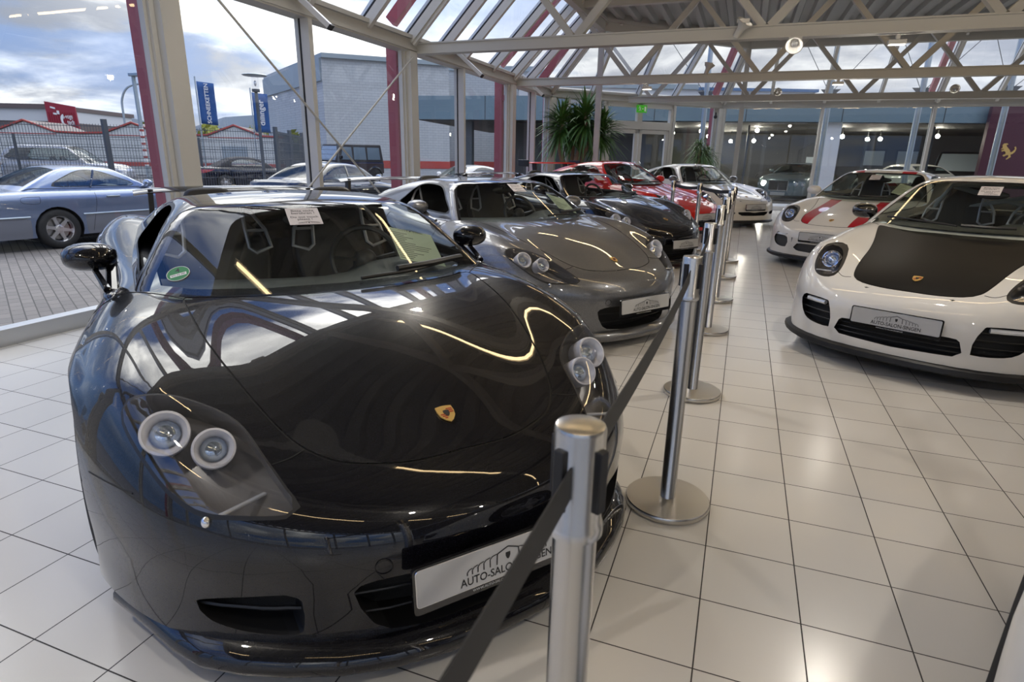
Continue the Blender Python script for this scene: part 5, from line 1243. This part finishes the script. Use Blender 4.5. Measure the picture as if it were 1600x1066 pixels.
for k, (a, d, z) in enumerate(((10.5, 3, 2.45), (10.9, 4, 2.3), (11.3, 5, 2.35), (12.6, 3.2, 2.5), (13.0, 6, 2.2), (12.2, 7, 2.2), (11.8, 7.5, 2.3), (15.6, 3, 2.3), (17.6, 5, 2.3), (17.3, 5.5, 2.3), (18.8, 3, 2.35), (9.5, 4, 2.4))):
    t2 = thing('ceiling_spot', 'small lit spotlight under the ceiling of the showroom opposite', 'spotlight', PO_(a, d, z), 0, 'small spots in the showroom opposite'); b = MB(); b.ball((0, 0, 0), .07, .07, .07, 10, 6); b.obj('bulb', M['bulb'], t2, True); b = MB(); b.tube([(0, 0, .04), (0, 0, 2.62 - z)], .02, 6); b.obj('holder', M['soffit'], t2)
t2 = thing('gabled_frame', 'dark gabled frame on the back wall of the showroom opposite', 'display frame', PO_(16.6, 9.4, 0), math.atan2(u.y, u.x)); b = MB(); b.prism([(-.9, 0), (.9, 0), (.9, 1.9), (0, 2.45), (-.9, 1.9)], -.08, 0, Matrix.Rotation(math.pi/2, 4, 'X')); b.obj('frame', M['soffit'], t2); b = MB(); b.box((-.55, -.02 - .0, .5), (.55, .0, 1.6)); o = b.obj('frame_panel', M['galv'], t2); o.location = (0, -.0 + .09 - .11, 0)
for k, (a, lb) in enumerate(((19.0, 'left framed picture on the back wall of the showroom opposite'), (20.4, 'right framed picture on the back wall of the showroom opposite'))):
    t2 = thing('picture', lb, 'picture', PO_(a, 9.42, 1.6), math.atan2(u.y, u.x)); ob('frame', [((-.5, -.03, -.4), (.5, .03, .4))], 'soffit', t2); ob('print', [((-.42, -.04, -.32), (.42, -.03, .32))], 'galv', t2)
# masts and stays outside the rear glazing
for k, (x, lb) in enumerate(((-1.43, 'galvanised steel mast outside the glass corner'), (1.96, 'galvanised steel mast outside behind the lit floodlight'), (4.22, 'galvanised steel mast outside beside the thick window bar'), (6.19, 'galvanised steel mast outside at the right edge'))):
    t = thing('steel_mast', lb, 'mast', (x, 18.4, GZ)); b = MB(); b.tube([(0, 0, 0), (0, 0, 5.6)], .075, 14); b.obj('tube', M['galv'], t, True); b = MB()
    for s in (-1, 1): b.tube([(s*.08, -.05, 3.55), (s*.95, -1.25, 4.7)], .009, 6); b.prism([(0, -.14), (s*.2, .06), (0, .06)], -.01, .01, Matrix.Translation((s*.06, -.02, 3.5)) @ Matrix.Rotation(math.pi/2, 4, 'X'))
    b.obj('stay', M['anthracite'], t)
# ---------------------------------------------------------------- parked cars
M['silver_blue'] = paint('silver blue paint', (.14, .19, .31), flake=(.3, .34, .43), rough=.35, metal=.6); M['navy'] = paint('dark navy paint', (.004, .006, .016), rough=.3); M['dark_red_black'] = paint('dark maroon paint', (.02, .008, .012), rough=.3); M['teal_silver'] = paint('teal silver paint', (.16, .21, .24), rough=.35, metal=.5); M['silver_paint'] = paint('silver paint', (.42, .43, .46), rough=.35, metal=.5); M['black_car'] = paint('black paint', (.006, .006, .007)); M['hood_cloth'] = pbr('dark soft top', (.02, .018, .02), .8); M['grey_clad'] = pbr('grey cladding', (.16, .17, .20), .4, coat=.5)
TL = lambda L, z0, z1, x0, x1: dict(name='tail_lamp', poly=[(x0, z0), (x1, z0), (x1, z1), (x0, z1)], view='rear', mat='tail')
def rear_plate(L, z):
    def f(c):
        b = MB(); b.box((-.26, L - .01, z - .055), (.26, L + .02, z + .055)); b.obj('license_plate', M['plate_white'], c.r, bevel=.004)
    return f
def side_strip(z, y0, y1):
    def f(c):
        for g in (-1, 1):
            b = MB(); pts = []
            for y in lin(y0, y1, 14):
                xs = np.linspace(.4, 1.1, 300); v = c.shell.F(np.array([(g*x, y, z) for x in xs])); pts.append((g*(xs[np.argmax(v > 0)] + .004), y, z))
            b.tube(pts, .016, 6); b.obj('side_moulding', M['chrome' if False else 'galv'], c.r, True)
    return f
def glass_bar(p, q, x0):
    def f(c):
        for g in (-1, 1):
            pts = []
            for u in lin(0, 1, 7):
                y = p[0] + (q[0] - p[0])*u; z = p[1] + (q[1] - p[1])*u; xs = np.linspace(.3, 1.1, 300); v = c.cab.F(np.array([(g*x, y, z) for x in xs])); pts.append((g*(xs[np.argmax(v > 0)] + .002), y, z))
            b = MB(); b.tube(pts, .018, 6); b.obj('window_bar', M['gloss_black'], c.r, True)
    return f
def belt_seam(pts, cab=False):
    def f(c):
        for g in (-1, 1): b = MB(); seam_line(b, c.cab if cab else c.shell, [(g*a, y, z) for a, y, z in pts], .005); b.obj('roof_joint', M['seam'], c.r, True)
    return f
def handle(y, z):
    def f(c):
        for g in (-1, 1):
            xs = np.linspace(.4, 1.1, 300); v = c.shell.F(np.array([(g*x, y, z) for x in xs])); x = xs[np.argmax(v > 0)]; b = MB(); b.bar((g*(x + .01), y - .11, z), (g*(x + .01), y + .11, z), .03, .025); b.obj('door_handle', M['galv'], c.r, bevel=.008)
    return f
def small_mirrors(x, y, z, mat):
    def f(c): door_mirror(c, x, y, z, .10, .09, .065, (x - .14, y - .05, z - .06), mat, two=False)
    return f
road_car('car', 'silver blue hardtop coupe with six spoke wheels parked outside left', 'car', (-10.75, 8.05, GZ), 172, 4.47, .905,
    [(-.1, .62), (.1, .66), (.5, .78), (1.2, .88), (1.7, .93), (2.6, .945), (3.5, .95), (4.0, .93), (4.4, .88), (4.6, .8)], [(1.3, 1.0), (1.9, 1.2), (2.3, 1.275), (2.7, 1.29), (3.0, 1.275), (3.3, 1.17), (3.6, 1.02), (3.8, .92), (4.0, .85)],
    [(.75, .80), (.93, .755), (1.1, .67), (1.29, .53), (1.4, .45)], (1.55, .93, 1.9), [(1.95, .965), (2.25, 1.12), (2.5, 1.215), (2.75, 1.225), (3.0, 1.15), (3.3, .975), (2.6, .955)],
    [(0, .83, .315), (0, 3.35, .315)], 'silver_blue', rear=[(-.1, 3.05), (.5, 3.1), (.58, 3.62), (-.1, 3.68)], patches=[TL(4.47, .62, .78, .45, .85), dict(name='lower_cladding', poly=[(1.25, .2), (2.95, .2), (2.95, .52), (1.25, .52)], view='side', mat='grey_clad'), dict(name='bumper', poly=[(3.74, .2), (4.6, .2), (4.6, .52), (3.74, .52)], view='side', mat='grey_clad')],
    seam=[[(.9, 2.72, .93), (.91, 2.74, .7), (.9, 2.82, .4), (.9, 2.85, .25)], [(.9, 3.55, .85), (.9, 3.78, .85), (.9, 3.80, .75), (.9, 3.58, .73), (.9, 3.55, .85)]], extras=[side_strip(.53, 1.2, 2.98), side_strip(.53, 3.74, 4.3), handle(2.45, .80), glass_bar((2.72, .955), (2.55, 1.215), .7), belt_seam([(.70, 3.75, .955), (.76, 3.4, .95), (.77, 3.0, .945), (.77, 2.4, .945), (.76, 1.9, .94)], True), belt_seam([(.52, 2.03, 1.235), (.50, 2.1, 1.255), (.3, 2.13, 1.275), (.05, 2.13, 1.28)], True), rear_plate(4.47, .6), small_mirrors(.93, 1.85, 1.0, 'silver_blue')])
road_car('car', 'dark navy coupe parked outside behind the window wall with tail lamps showing', 'car', (-9.2, 12.9, GZ), 177, 4.49, .88,
    [(-.1, .60), (.1, .66), (.5, .80), (1.2, .90), (1.6, .95), (2.6, .97), (3.5, .99), (4.0, 1.0), (4.4, .99), (4.6, .9)], [(1.3, 1.02), (1.9, 1.25), (2.3, 1.345), (2.7, 1.37), (3.1, 1.345), (3.5, 1.21), (3.85, 1.04), (4.05, .93), (4.2, .85)],
    [(.8, .78), (.97, .74), (1.15, .66), (1.37, .53), (1.5, .45)], (1.5, .97, 1.7), [(1.9, 1.0), (2.2, 1.19), (2.5, 1.29), (2.9, 1.30), (3.3, 1.22), (3.55, 1.06), (3.5, .995), (2.6, .99)],
    [(0, .76, .32), (0, 3.49, .32)], 'navy', rear=[(-.1, 3.25), (.5, 3.3), (.58, 3.8), (-.1, 3.86)], patches=[TL(4.49, .70, .88, .42, .84)], seam=[[(.88, 2.75, .96), (.88, 2.78, .6), (.86, 2.8, .3)]], extras=[rear_plate(4.49, .72), handle(2.6, .86), glass_bar((2.78, .99), (2.70, 1.30), .7), small_mirrors(.92, 1.85, 1.04, 'navy')])
road_car('car', 'dark convertible with soft top parked beyond the fence', 'car', (-18.9, 21.3, GZ), 148, 4.6, .9,
    [(-.1, .60), (.1, .66), (.5, .80), (1.2, .90), (1.6, .95), (2.6, .97), (3.5, .98), (4.0, .97), (4.5, .95), (4.7, .9)], [(1.3, 1.02), (1.9, 1.22), (2.3, 1.33), (2.7, 1.37), (3.1, 1.34), (3.5, 1.2), (3.85, 1.03), (4.05, .93), (4.2, .85)],
    [(.8, .78), (.97, .74), (1.15, .66), (1.37, .53), (1.5, .45)], (1.5, .97, 1.7), [(1.9, 1.0), (2.2, 1.17), (2.5, 1.27), (2.9, 1.27), (3.2, 1.18), (3.3, 1.0), (2.6, .99)],
    [(0, .8, .33), (0, 3.6, .33)], 'navy', rear=None, patches=[TL(4.6, .72, .86, .35, .86)], extras=[rear_plate(4.6, .55)], roofmat='hood_cloth')
road_car('car', 'silver estate car parked beyond the fence at the left edge', 'car', (-24.6, 17.2, GZ), 120, 4.7, .9,
    [(-.1, .7), (.1, .78), (.5, .95), (1.1, 1.02), (1.6, 1.06), (2.6, 1.08), (3.5, 1.08), (4.2, 1.08), (4.6, 1.05), (4.8, .95)], [(1.2, 1.12), (1.7, 1.45), (2.1, 1.64), (2.6, 1.70), (3.4, 1.70), (4.1, 1.66), (4.4, 1.45), (4.6, 1.1), (4.7, .95)],
    [(.9, .82), (1.08, .79), (1.3, .73), (1.5, .67), (1.8, .55)], (1.25, 1.08, 1.25), [(1.65, 1.12), (1.95, 1.45), (2.2, 1.57), (3.9, 1.57), (4.15, 1.4), (4.2, 1.13)],
    [(0, .85, .34), (0, 3.65, .34)], 'silver_paint', rear=None)
road_car('car', 'white coupe parked outside before the dark canopy post', 'car', (-9.9, 14.9, GZ), -35, 4.4, .9,
    [(-.1, .55), (.1, .62), (.5, .76), (1.2, .86), (1.6, .92), (2.6, .94), (3.5, .95), (4.0, .92), (4.4, .85), (4.6, .75)], [(1.2, .98), (1.7, 1.18), (2.1, 1.27), (2.4, 1.29), (2.8, 1.25), (3.3, 1.1), (3.7, .98), (4.0, .88), (4.2, .8)],
    [(.75, .80), (.92, .755), (1.1, .66), (1.29, .53), (1.4, .45)], (1.35, .93, 1.8), [(1.8, .96), (2.05, 1.1), (2.3, 1.2), (2.6, 1.2), (3.0, 1.08), (3.1, .965), (2.4, .955)],
    [(0, .9, .32), (0, 3.35, .32)], 'white_paint', rear=None, patches=[dict(name='headlight', poly=[(.52, .5), (.78, .52), (.8, .66), (.6, .68)], view='front', mat='led')], extras=[small_mirrors(.92, 1.65, .98, 'white_paint')])
def grand_front(c):
    b = MB(); b.box((-.36, -.05, .36), (.36, .06, .74)); o = b.obj('radiator_grille', M['chrome'], c.r, bevel=.02); m = MB(); m.box((-.33, -.06, .39), (-.015, -.045, .71)); m.box((.015, -.06, .39), (.33, -.06 + .015, .71)); m.obj('grille_mesh', M['mesh_grey'], o)
    for x, z, r in ((.58, .62, .105), (.80, .60, .07)):
        for g in (-1, 1):
            ss = np.linspace(-.2, 1.2, 400); v = c.shell.F(np.array([(g*x, q, z) for q in ss])); y = ss[np.argmax(v < 0)]; Mx = Matrix.Translation((g*x, y - .01, z)) @ Matrix.Rotation(math.pi/2, 4, 'X')
            b = MB(); b.lathe([(r, -.08), (r, .01), (r*.9, .02), (r*.8, .0)], 24, Mx); o = b.obj('headlight', M['chrome'], c.r, True); l = MB(); l.ball(Mx @ Vector((0, 0, -.01)), r*.8, .03, r*.8); l.obj('lamp_glass', M['bulb'] if x < .7 and g < 0 else M['led'], o, True)
    b = MB(); b.box((-.26, -.03, .2), (.26, .0, .31)); b.obj('license_plate', M['plate_white'], c.r)
road_car('car', 'teal silver grand coupe with chrome grille inside the showroom opposite', 'car', (1.2, 23.6, -.06), -20, 4.8, .95,
    [(-.1, .74), (.1, .80), (.5, .90), (1.2, .98), (1.7, 1.02), (2.6, 1.03), (3.5, 1.04), (4.2, 1.0), (4.7, .95), (4.9, .85)], [(1.4, 1.08), (2.0, 1.3), (2.4, 1.385), (2.8, 1.40), (3.2, 1.36), (3.7, 1.2), (4.1, 1.05), (4.3, .95), (4.5, .85)],
    [(.85, .85), (1.02, .81), (1.2, .70), (1.4, .56), (1.5, .48)], (1.6, 1.03, 1.8), [(2.05, 1.07), (2.35, 1.23), (2.7, 1.32), (3.1, 1.29), (3.5, 1.12), (2.7, 1.055)],
    [(0, .95, .35), (0, 3.7, .35)], 'teal_silver', rear=None, extras=[grand_front, small_mirrors(.98, 2.0, 1.08, 'teal_silver')])
road_car('car', 'white car with dark windows inside the showroom opposite right of the pillar', 'car', (4.9, 28.0, -.06), 200, 4.6, .92,
    [(-.1, .66), (.1, .72), (.5, .86), (1.2, .95), (1.6, .99), (2.6, 1.01), (3.5, 1.03), (4.2, 1.02), (4.5, 1.0), (4.7, .9)], [(1.3, 1.06), (1.9, 1.3), (2.3, 1.40), (2.8, 1.44), (3.4, 1.40), (3.9, 1.24), (4.3, 1.05), (4.5, .95), (4.6, .85)],
    [(.82, .82), (1.0, .78), (1.2, .69), (1.44, .56), (1.55, .48)], (1.5, 1.0, 1.7), [(1.95, 1.04), (2.25, 1.24), (2.6, 1.34), (3.4, 1.32), (3.8, 1.16), (3.8, 1.04)],
    [(0, .85, .34), (0, 3.6, .34)], 'white_paint', rear=[(-.1, 3.5), (.5, 3.55), (.58, 4.1), (-.1, 4.2)])
def off_roader(label, loc, rz, pm, scale=1.0, top='hood_cloth'):
    t = thing('off_roader', label, 'car', loc, math.radians(rz)); t.scale = (scale,)*3
    b = MB(); b.box((-.80, .35, .55), (.80, 4.35, 1.10)); b.box((-.66, .0, .62), (.66, 1.3, 1.12)); b.obj('body', M[pm], t, bevel=.05)
    b = MB(); b.add([(-.78, 1.35, 1.08), (.78, 1.35, 1.08), (.80, 4.33, 1.08), (-.80, 4.33, 1.08), (-.66, 1.75, 1.92), (.66, 1.75, 1.92), (.70, 4.25, 1.94), (-.70, 4.25, 1.94)], [(3, 2, 1, 0), (4, 5, 6, 7), (0, 1, 5, 4), (1, 2, 6, 5), (2, 3, 7, 6), (3, 0, 4, 7)]); b.obj('hard_top', M[top], t, bevel=.04)
    def quad(name, q, mat='window_dark'): b = MB(); b.add(q, [(0, 1, 2, 3)]); o = b.obj(name, M[mat], t); s = o.modifiers.new('thickness', 'SOLIDIFY'); s.thickness = .012
    quad('windshield', [(-.68, 1.392, 1.2), (.68, 1.392, 1.2), (.60, 1.70, 1.84), (-.60, 1.70, 1.84)], 'galv')
    for g in (-1, 1):
        for a, c in ((1.78, 2.35), (2.45, 3.2), (3.3, 4.1)): quad('side_window', [(g*.795, a - .12*(a < 2), 1.22), (g*.80, c, 1.22), (g*.725, c, 1.80), (g*.71, a + .05, 1.80)])
        for y in (.85, 3.7):
            w = MB(); w.lathe([(.2, -.13), (.36, -.13), (.38, -.1), (.38, .1), (.36, .13), (.2, .13), (.0, .1)], 28, Matrix.Translation((g*.70, y, .38)) @ Matrix.Rotation(g*math.pi/2, 4, 'Y')); wo = w.obj('wheel', M['rubber'], t, True); w = MB(); w.lathe([(.21, .135), (.19, .10), (.06, .12), (0, .12)], 20, Matrix.Translation((g*.70, y, .38)) @ Matrix.Rotation(g*math.pi/2, 4, 'Y')); w.obj('rim', M['dark_metal'], wo, True)
            f = MB(); f.tube([(g*.80, y + .47*math.cos(a), .42 + .44*math.sin(a)) for a in lin(.0, math.pi, 13)], .055, 8); f.obj('wheel_flare', M['black_car'], t, True)
        l = MB(); l.lathe([(0, .05), (.07, .04), (.085, .0), (.085, -.03)], 18, Matrix.Translation((g*.48, -.01, .92)) @ Matrix.Rotation(math.pi/2, 4, 'X')); l.obj('headlight', M['led'], t, True); m = MB(); m.box((g*.86 - .1, 1.55, 1.25), (g*.86 + .1, 1.65, 1.42)); m.obj('door_mirror', M['black_car'], t, bevel=.03)
        s = MB(); s.box((g*.80 - .08, 1.3, .42), (g*.80 + .08, 3.2, .47)); s.obj('side_step', M['galv'], t, bevel=.01)
    b = MB(); b.box((-.80, -.12, .48), (.80, .12, .68)); b.obj('bumper', M['black_car'], t, bevel=.03); b = MB(); b.box((-.36, -.02, .74), (.36, .01, 1.02)); b.obj('radiator_grille', M['gasket'], t)
    w = MB(); w.lathe([(0, .1), (.30, .1), (.36, .06), (.37, -.08), (.3, -.1)], 28, Matrix.Translation((0, 4.42, 1.02)) @ Matrix.Rotation(-math.pi/2, 4, 'X')); w.obj('spare_wheel', M['rubber'], t, True)
off_roader('dark maroon boxy off roader parked before the white brick hall', (-20.4, 22.95, GZ), -16, 'dark_red_black', 1.05)
off_roader('black boxy off roader inside the dark showroom opposite', (7.2, 25.6, -.06), -20, 'black_car', 1.0, 'black_car')
# ---------------------------------------------------------------- the cars on show
gt1 = Car('sports_car', 'glossy black low sports coupe in the foreground with green sticker on the windscreen', 'car', GT_SPEC, (-.532, -.745), 52.3, paintm='black_paint')
gt2 = Car('sports_car', 'dark grey metallic sports coupe between the two black ones', 'car', GT_SPEC, (-.63, 2.42), 56.5, paintm='grey_paint')
gt3 = Car('sports_car', 'black sports coupe behind the grey one and before the red car', 'car', GT_SPEC, (-.66, 6.05), 58, paintm='black_paint')
c_gt2 = Car('sports_car', 'white sports coupe with matt black hood at right', 'car', GT2_SPEC, (1.0, 2.36), -27, paintm='white_paint')
c_r = Car('sports_car', 'white sports coupe with two red stripes over hood and roof', 'car', R_SPEC, (.98, 6.75), -27, paintm='white_paint')
c_red = Car('sports_car', 'red sports coupe with large rear wing', 'car', RED_SPEC, (-.6, 9.35), 58, 1.03, paintm='red_paint')
c_w = Car('sports_car', 'cream white sports coupe with open side window at the far end of the row', 'car', W_SPEC, (.25, 11.9), 42, paintm='cream_paint')
c_edge = Car('sports_car', 'white sports coupe of which only a front corner shows at the lower right edge', 'car', nine_spec(), (.98, -1.963), -27, paintm='white_paint')

# ---------------------------------------------------------------- cards and sheets in the windscreens
def screen_frame(c, x, z, off):
    """point on the windscreen at lateral x and height z with tangent frame, world matrix"""
    ss = np.linspace(.6, 2.6, 900); v = c.cab.F(np.array([(x, q, z) for q in ss])); P = np.array([x, ss[np.argmax(v < 0)], z]); n = Vector(c.cab.grad(P[None])[0]); P = Vector(P) + n*off
    u = Vector((1, 0, 0)); u = (u - n*u.dot(n)).normalized(); up = n.cross(u)
    L = Matrix.Translation(P) @ Matrix((u, up, n)).transposed().to_4x4()
    R = c.r; W = Matrix.Translation(R.location) @ Matrix.Rotation(R.rotation_euler.z, 4, 'Z') @ Matrix.Scale(R.scale.x, 4); return W @ L
def touch_card(c, x, z, label, lean=0.0):
    W = screen_frame(c, x, z, .006); b = MB(); b.box((-.072, -.068, 0), (.072, .068, .0015)); o = b.obj('notice_card', M['card']); o.matrix_world = W @ Matrix.Rotation(lean, 4, 'Z'); tag(o, label, 'notice', 'do not touch cards')
    t = MB(); I = Matrix.Translation((0, 0, .0018))
    for s, y, k in (('Bitte nicht', .044, .023), ('ber\u00fchren !', .024, .023), ('Do not touch', -.008, .021), ('please !', -.026, .021)): put_text(t, s, k, I @ Matrix.Translation((0, y, 0)), sx=1.05)
    hall_logo(t, Matrix.Translation((.012, -.061, .0015)), .36); t.obj('card_print', M['ink'], o); h = MB(); h.ball((0, .067, .004), .007, .007, .004, 10, 6); h.obj('suction_cup', M['lens'], o, True)
touch_card(gt1, -.06, 1.085, 'white do not touch card in the windscreen of the foreground black car', -.05); touch_card(gt2, .02, 1.085, 'white do not touch card in the windscreen of the dark grey car', -.05); touch_card(gt3, .05, 1.085, 'white do not touch card in the windscreen of the second black car', -.05)
touch_card(c_gt2, .02, 1.165, 'white do not touch card in the windscreen above the matt black hood', .05); touch_card(c_r, -.03, 1.165, 'white do not touch card in the windscreen of the red striped car', .05); touch_card(c_red, .1, 1.16, 'white do not touch card in the windscreen of the red car'); touch_card(c_w, .08, 1.16, 'white do not touch card in the windscreen of the cream white car')
def price_sheet(c, x, z, label):
    W = screen_frame(c, x, z, -.012); b = MB(); b.box((-.115, -.135, 0), (.115, .135, .0015)); o = b.obj('price_sheet', M['paper']); o.matrix_world = W @ Matrix.Rotation(-.12, 4, 'Z'); tag(o, label, 'paper sheet', 'price sheets')
    t = MB(); hall_logo(t, Matrix.Translation((0, .12, .0015)), .5)
    rd = random.Random(4)
    for k in range(14):
        y = .095 - .0165*k; t.box((-.11, y, .0015), (-.11 + rd.uniform(.05, .2), y + .004, .0019))
    t.obj('sheet_print', M['ink'], o)
price_sheet(gt1, .42, .955, 'pale green price sheet behind the windscreen of the foreground black car'); price_sheet(gt2, .46, .955, 'pale green price sheet behind the windscreen of the dark grey car'); price_sheet(c_r, .42, 1.02, 'pale green price sheet behind the windscreen of the red striped car')
# green emissions sticker, a part of the foreground car
W = screen_frame(gt1, -.60, .90, .002); W = Matrix.Translation((0, 0, 0)) @ gt1.r.matrix_basis.inverted() @ W
b = MB(); b.prism([(.042*math.cos(a), .042*math.sin(a)) for a in lin(0, 6.11, 36)], 0, .0008, W); so = b.obj('sticker', pbr('sticker green', (.02, .22, .06), .5), gt1.r)
b = MB(); b.tube([W @ Vector((.042*math.cos(a), .042*math.sin(a), .001)) for a in lin(0, 2*math.pi, 37)], .0012, 5, False); b.box((0, 0, 0), (0, 0, 0)) if False else None; b.prism([(-.03, -.016), (.03, -.016), (.03, 0), (-.03, 0)], .0008, .0012, W); b.obj('sticker_band', M['white_print'], so)
b = MB(); put_text(b, '4', .035, W @ Matrix.Translation((0, .018, .0012))); put_text(b, 'KN AS 380', .011, W @ Matrix.Translation((0, -.008, .0014))); b.obj('sticker_print', M['ink'], so)
# ---------------------------------------------------------------- sky, sun, exposure
w = bpy.data.worlds.new('sky'); SC.world = w; w.use_nodes = True; nt = w.node_tree; nt.nodes.clear(); L = nt.links.new; NN = nt.nodes.new
out = NN('ShaderNodeOutputWorld'); bg = NN('ShaderNodeBackground'); L(bg.outputs[0], out.inputs[0]); tc = NN('ShaderNodeTexCoord'); sp = NN('ShaderNodeSeparateXYZ'); L(tc.outputs['Generated'], sp.inputs[0])
def mth(op, *a):
    n = NN('ShaderNodeMath'); n.operation = op
    for i, v in enumerate(a):
        if isinstance(v, (int, float)): n.inputs[i].default_value = v
        else: L(v, n.inputs[i])
    return n.outputs[0]
def mix(f, a, b):
    n = NN('ShaderNodeMix'); n.data_type = 'RGBA'
    for s, v in (('Factor', f), ('A', a), ('B', b)):
        if isinstance(v, tuple): n.inputs[s].default_value = (*v, 1)
        elif isinstance(v, (int, float)): n.inputs[s].default_value = v
        else: L(v, n.inputs[s])
    return n.outputs['Result']
def ramp(v, a, b):
    n = NN('ShaderNodeMapRange'); n.interpolation_type = 'SMOOTHSTEP'; n.inputs['From Min'].default_value = a; n.inputs['From Max'].default_value = b; L(v, n.inputs['Value']); return n.outputs['Result']
zz = mth('ADD', mth('MAXIMUM', sp.outputs[2], 0.0), .22); cb = NN('ShaderNodeCombineXYZ'); L(mth('DIVIDE', sp.outputs[0], zz), cb.inputs[0]); L(mth('DIVIDE', sp.outputs[1], zz), cb.inputs[1])
def noise(scale, det, off, dist=.3):
    mp = NN('ShaderNodeMapping'); mp.inputs['Location'].default_value = off; L(cb.outputs[0], mp.inputs[0]); n = NN('ShaderNodeTexNoise'); n.inputs['Scale'].default_value = scale; n.inputs['Detail'].default_value = det; n.inputs['Roughness'].default_value = .55; n.inputs['Distortion'].default_value = dist; L(mp.outputs[0], n.inputs['Vector']); return n.outputs['Fac']
cover = ramp(noise(1.05, 8, (3.1, 1.7, 0)), .40, .56); shade = ramp(noise(1.6, 9, (7.3, 2.2, 4)), .43, .70)
def toward(d, lo, hi):
    d = Vector(d).normalized(); v = mth('ADD', mth('ADD', mth('MULTIPLY', sp.outputs[0], d.x), mth('MULTIPLY', sp.outputs[1], d.y)), mth('MULTIPLY', sp.outputs[2], d.z)); return ramp(v, lo, hi)
glow = toward((.62, .78, 0), -.30, .75)          # pale overcast towards the far right
sun = toward((-.42, .55, .72), .74, 1.0)         # sun behind thick cloud, high at the far left
clear = toward((-.85, -.52, .1), .45, .95)       # clear sky behind the photographer's left
blue = mix(ramp(sp.outputs[2], .0, .55), (.34, .50, .80), (.07, .17, .50))
cloud = mix(shade, (.24, .27, .34), (1.5, 1.48, 1.45)); cloud = mix(mth('MULTIPLY', glow, .75), cloud, (1.65, 1.62, 1.6))
cloud = mix(sun, cloud, mix(shade, (2.2, 2.15, 2.1), (6.5, 6.3, 6.0)))
cover = mth('MULTIPLY', cover, mth('SUBTRACT', 1.0, mth('MULTIPLY', clear, .8))); hazy = mth('MULTIPLY', mth('MULTIPLY', ramp(sp.outputs[2], .35, -.02), .8), mth('SUBTRACT', 1.0, clear))
sky = mix(mth('MAXIMUM', cover, hazy), blue, cloud)
far = toward((-.83, .52, .10), .70, .97)         # darker heavy cloud low over the hills at the left
sky = mix(mth('MULTIPLY', far, .62), sky, mix(cover, (.03, .062, .155), mix(shade, (.06, .068, .092), (.42, .42, .43)))); sky = mix(mth('MULTIPLY', ramp(sp.outputs[2], .40, .14), mth('SUBTRACT', 1.0, far)), sky, mix(mth('MAXIMUM', cover, mth('MULTIPLY', glow, .85)), (.07, .13, .27), mix(shade, (.21, .22, .25), mix(glow, (.36, .36, .37), (.50, .50, .50))))); L(sky, bg.inputs[0]); bg.inputs[1].default_value = 1.0
vs = SC.view_settings; vs.view_transform = 'Standard'; vs.look = 'None'; vs.exposure = 1.38; vs.gamma = 1; vs.use_curve_mapping = False
SC.cycles.max_bounces = 10; SC.cycles.transparent_max_bounces = 24; SC.cycles.glossy_bounces = 5; SC.cycles.diffuse_bounces = 4
# ---------------------------------------------------------------- camera
def make_camera():
    pitch, roll, yaw = 0.298201637, 0.0184128218, -0.353983952
    f = Vector((math.sin(yaw)*math.cos(pitch), math.cos(yaw)*math.cos(pitch), -math.sin(pitch)))
    r = Vector((math.cos(yaw), -math.sin(yaw), 0)); u = r.cross(f)
    r2 = r*math.cos(roll) + u*math.sin(roll); u2 = -r*math.sin(roll) + u*math.cos(roll)
    c = bpy.data.cameras.new('camera'); o = bpy.data.objects.new('camera', c); COL.objects.link(o)
    o.matrix_world = Matrix.Translation((-.0258635, -2.0415402, 1.3661024)) @ Matrix((r2, u2, -f)).transposed().to_4x4()
    c.sensor_width = 36; c.lens = 36*936.875/1600; c.dof.use_dof = True; c.dof.focus_distance = 3.2; c.dof.aperture_fstop = 6.3; c.clip_start = .05; c.clip_end = 3000
    SC.camera = o
make_camera()
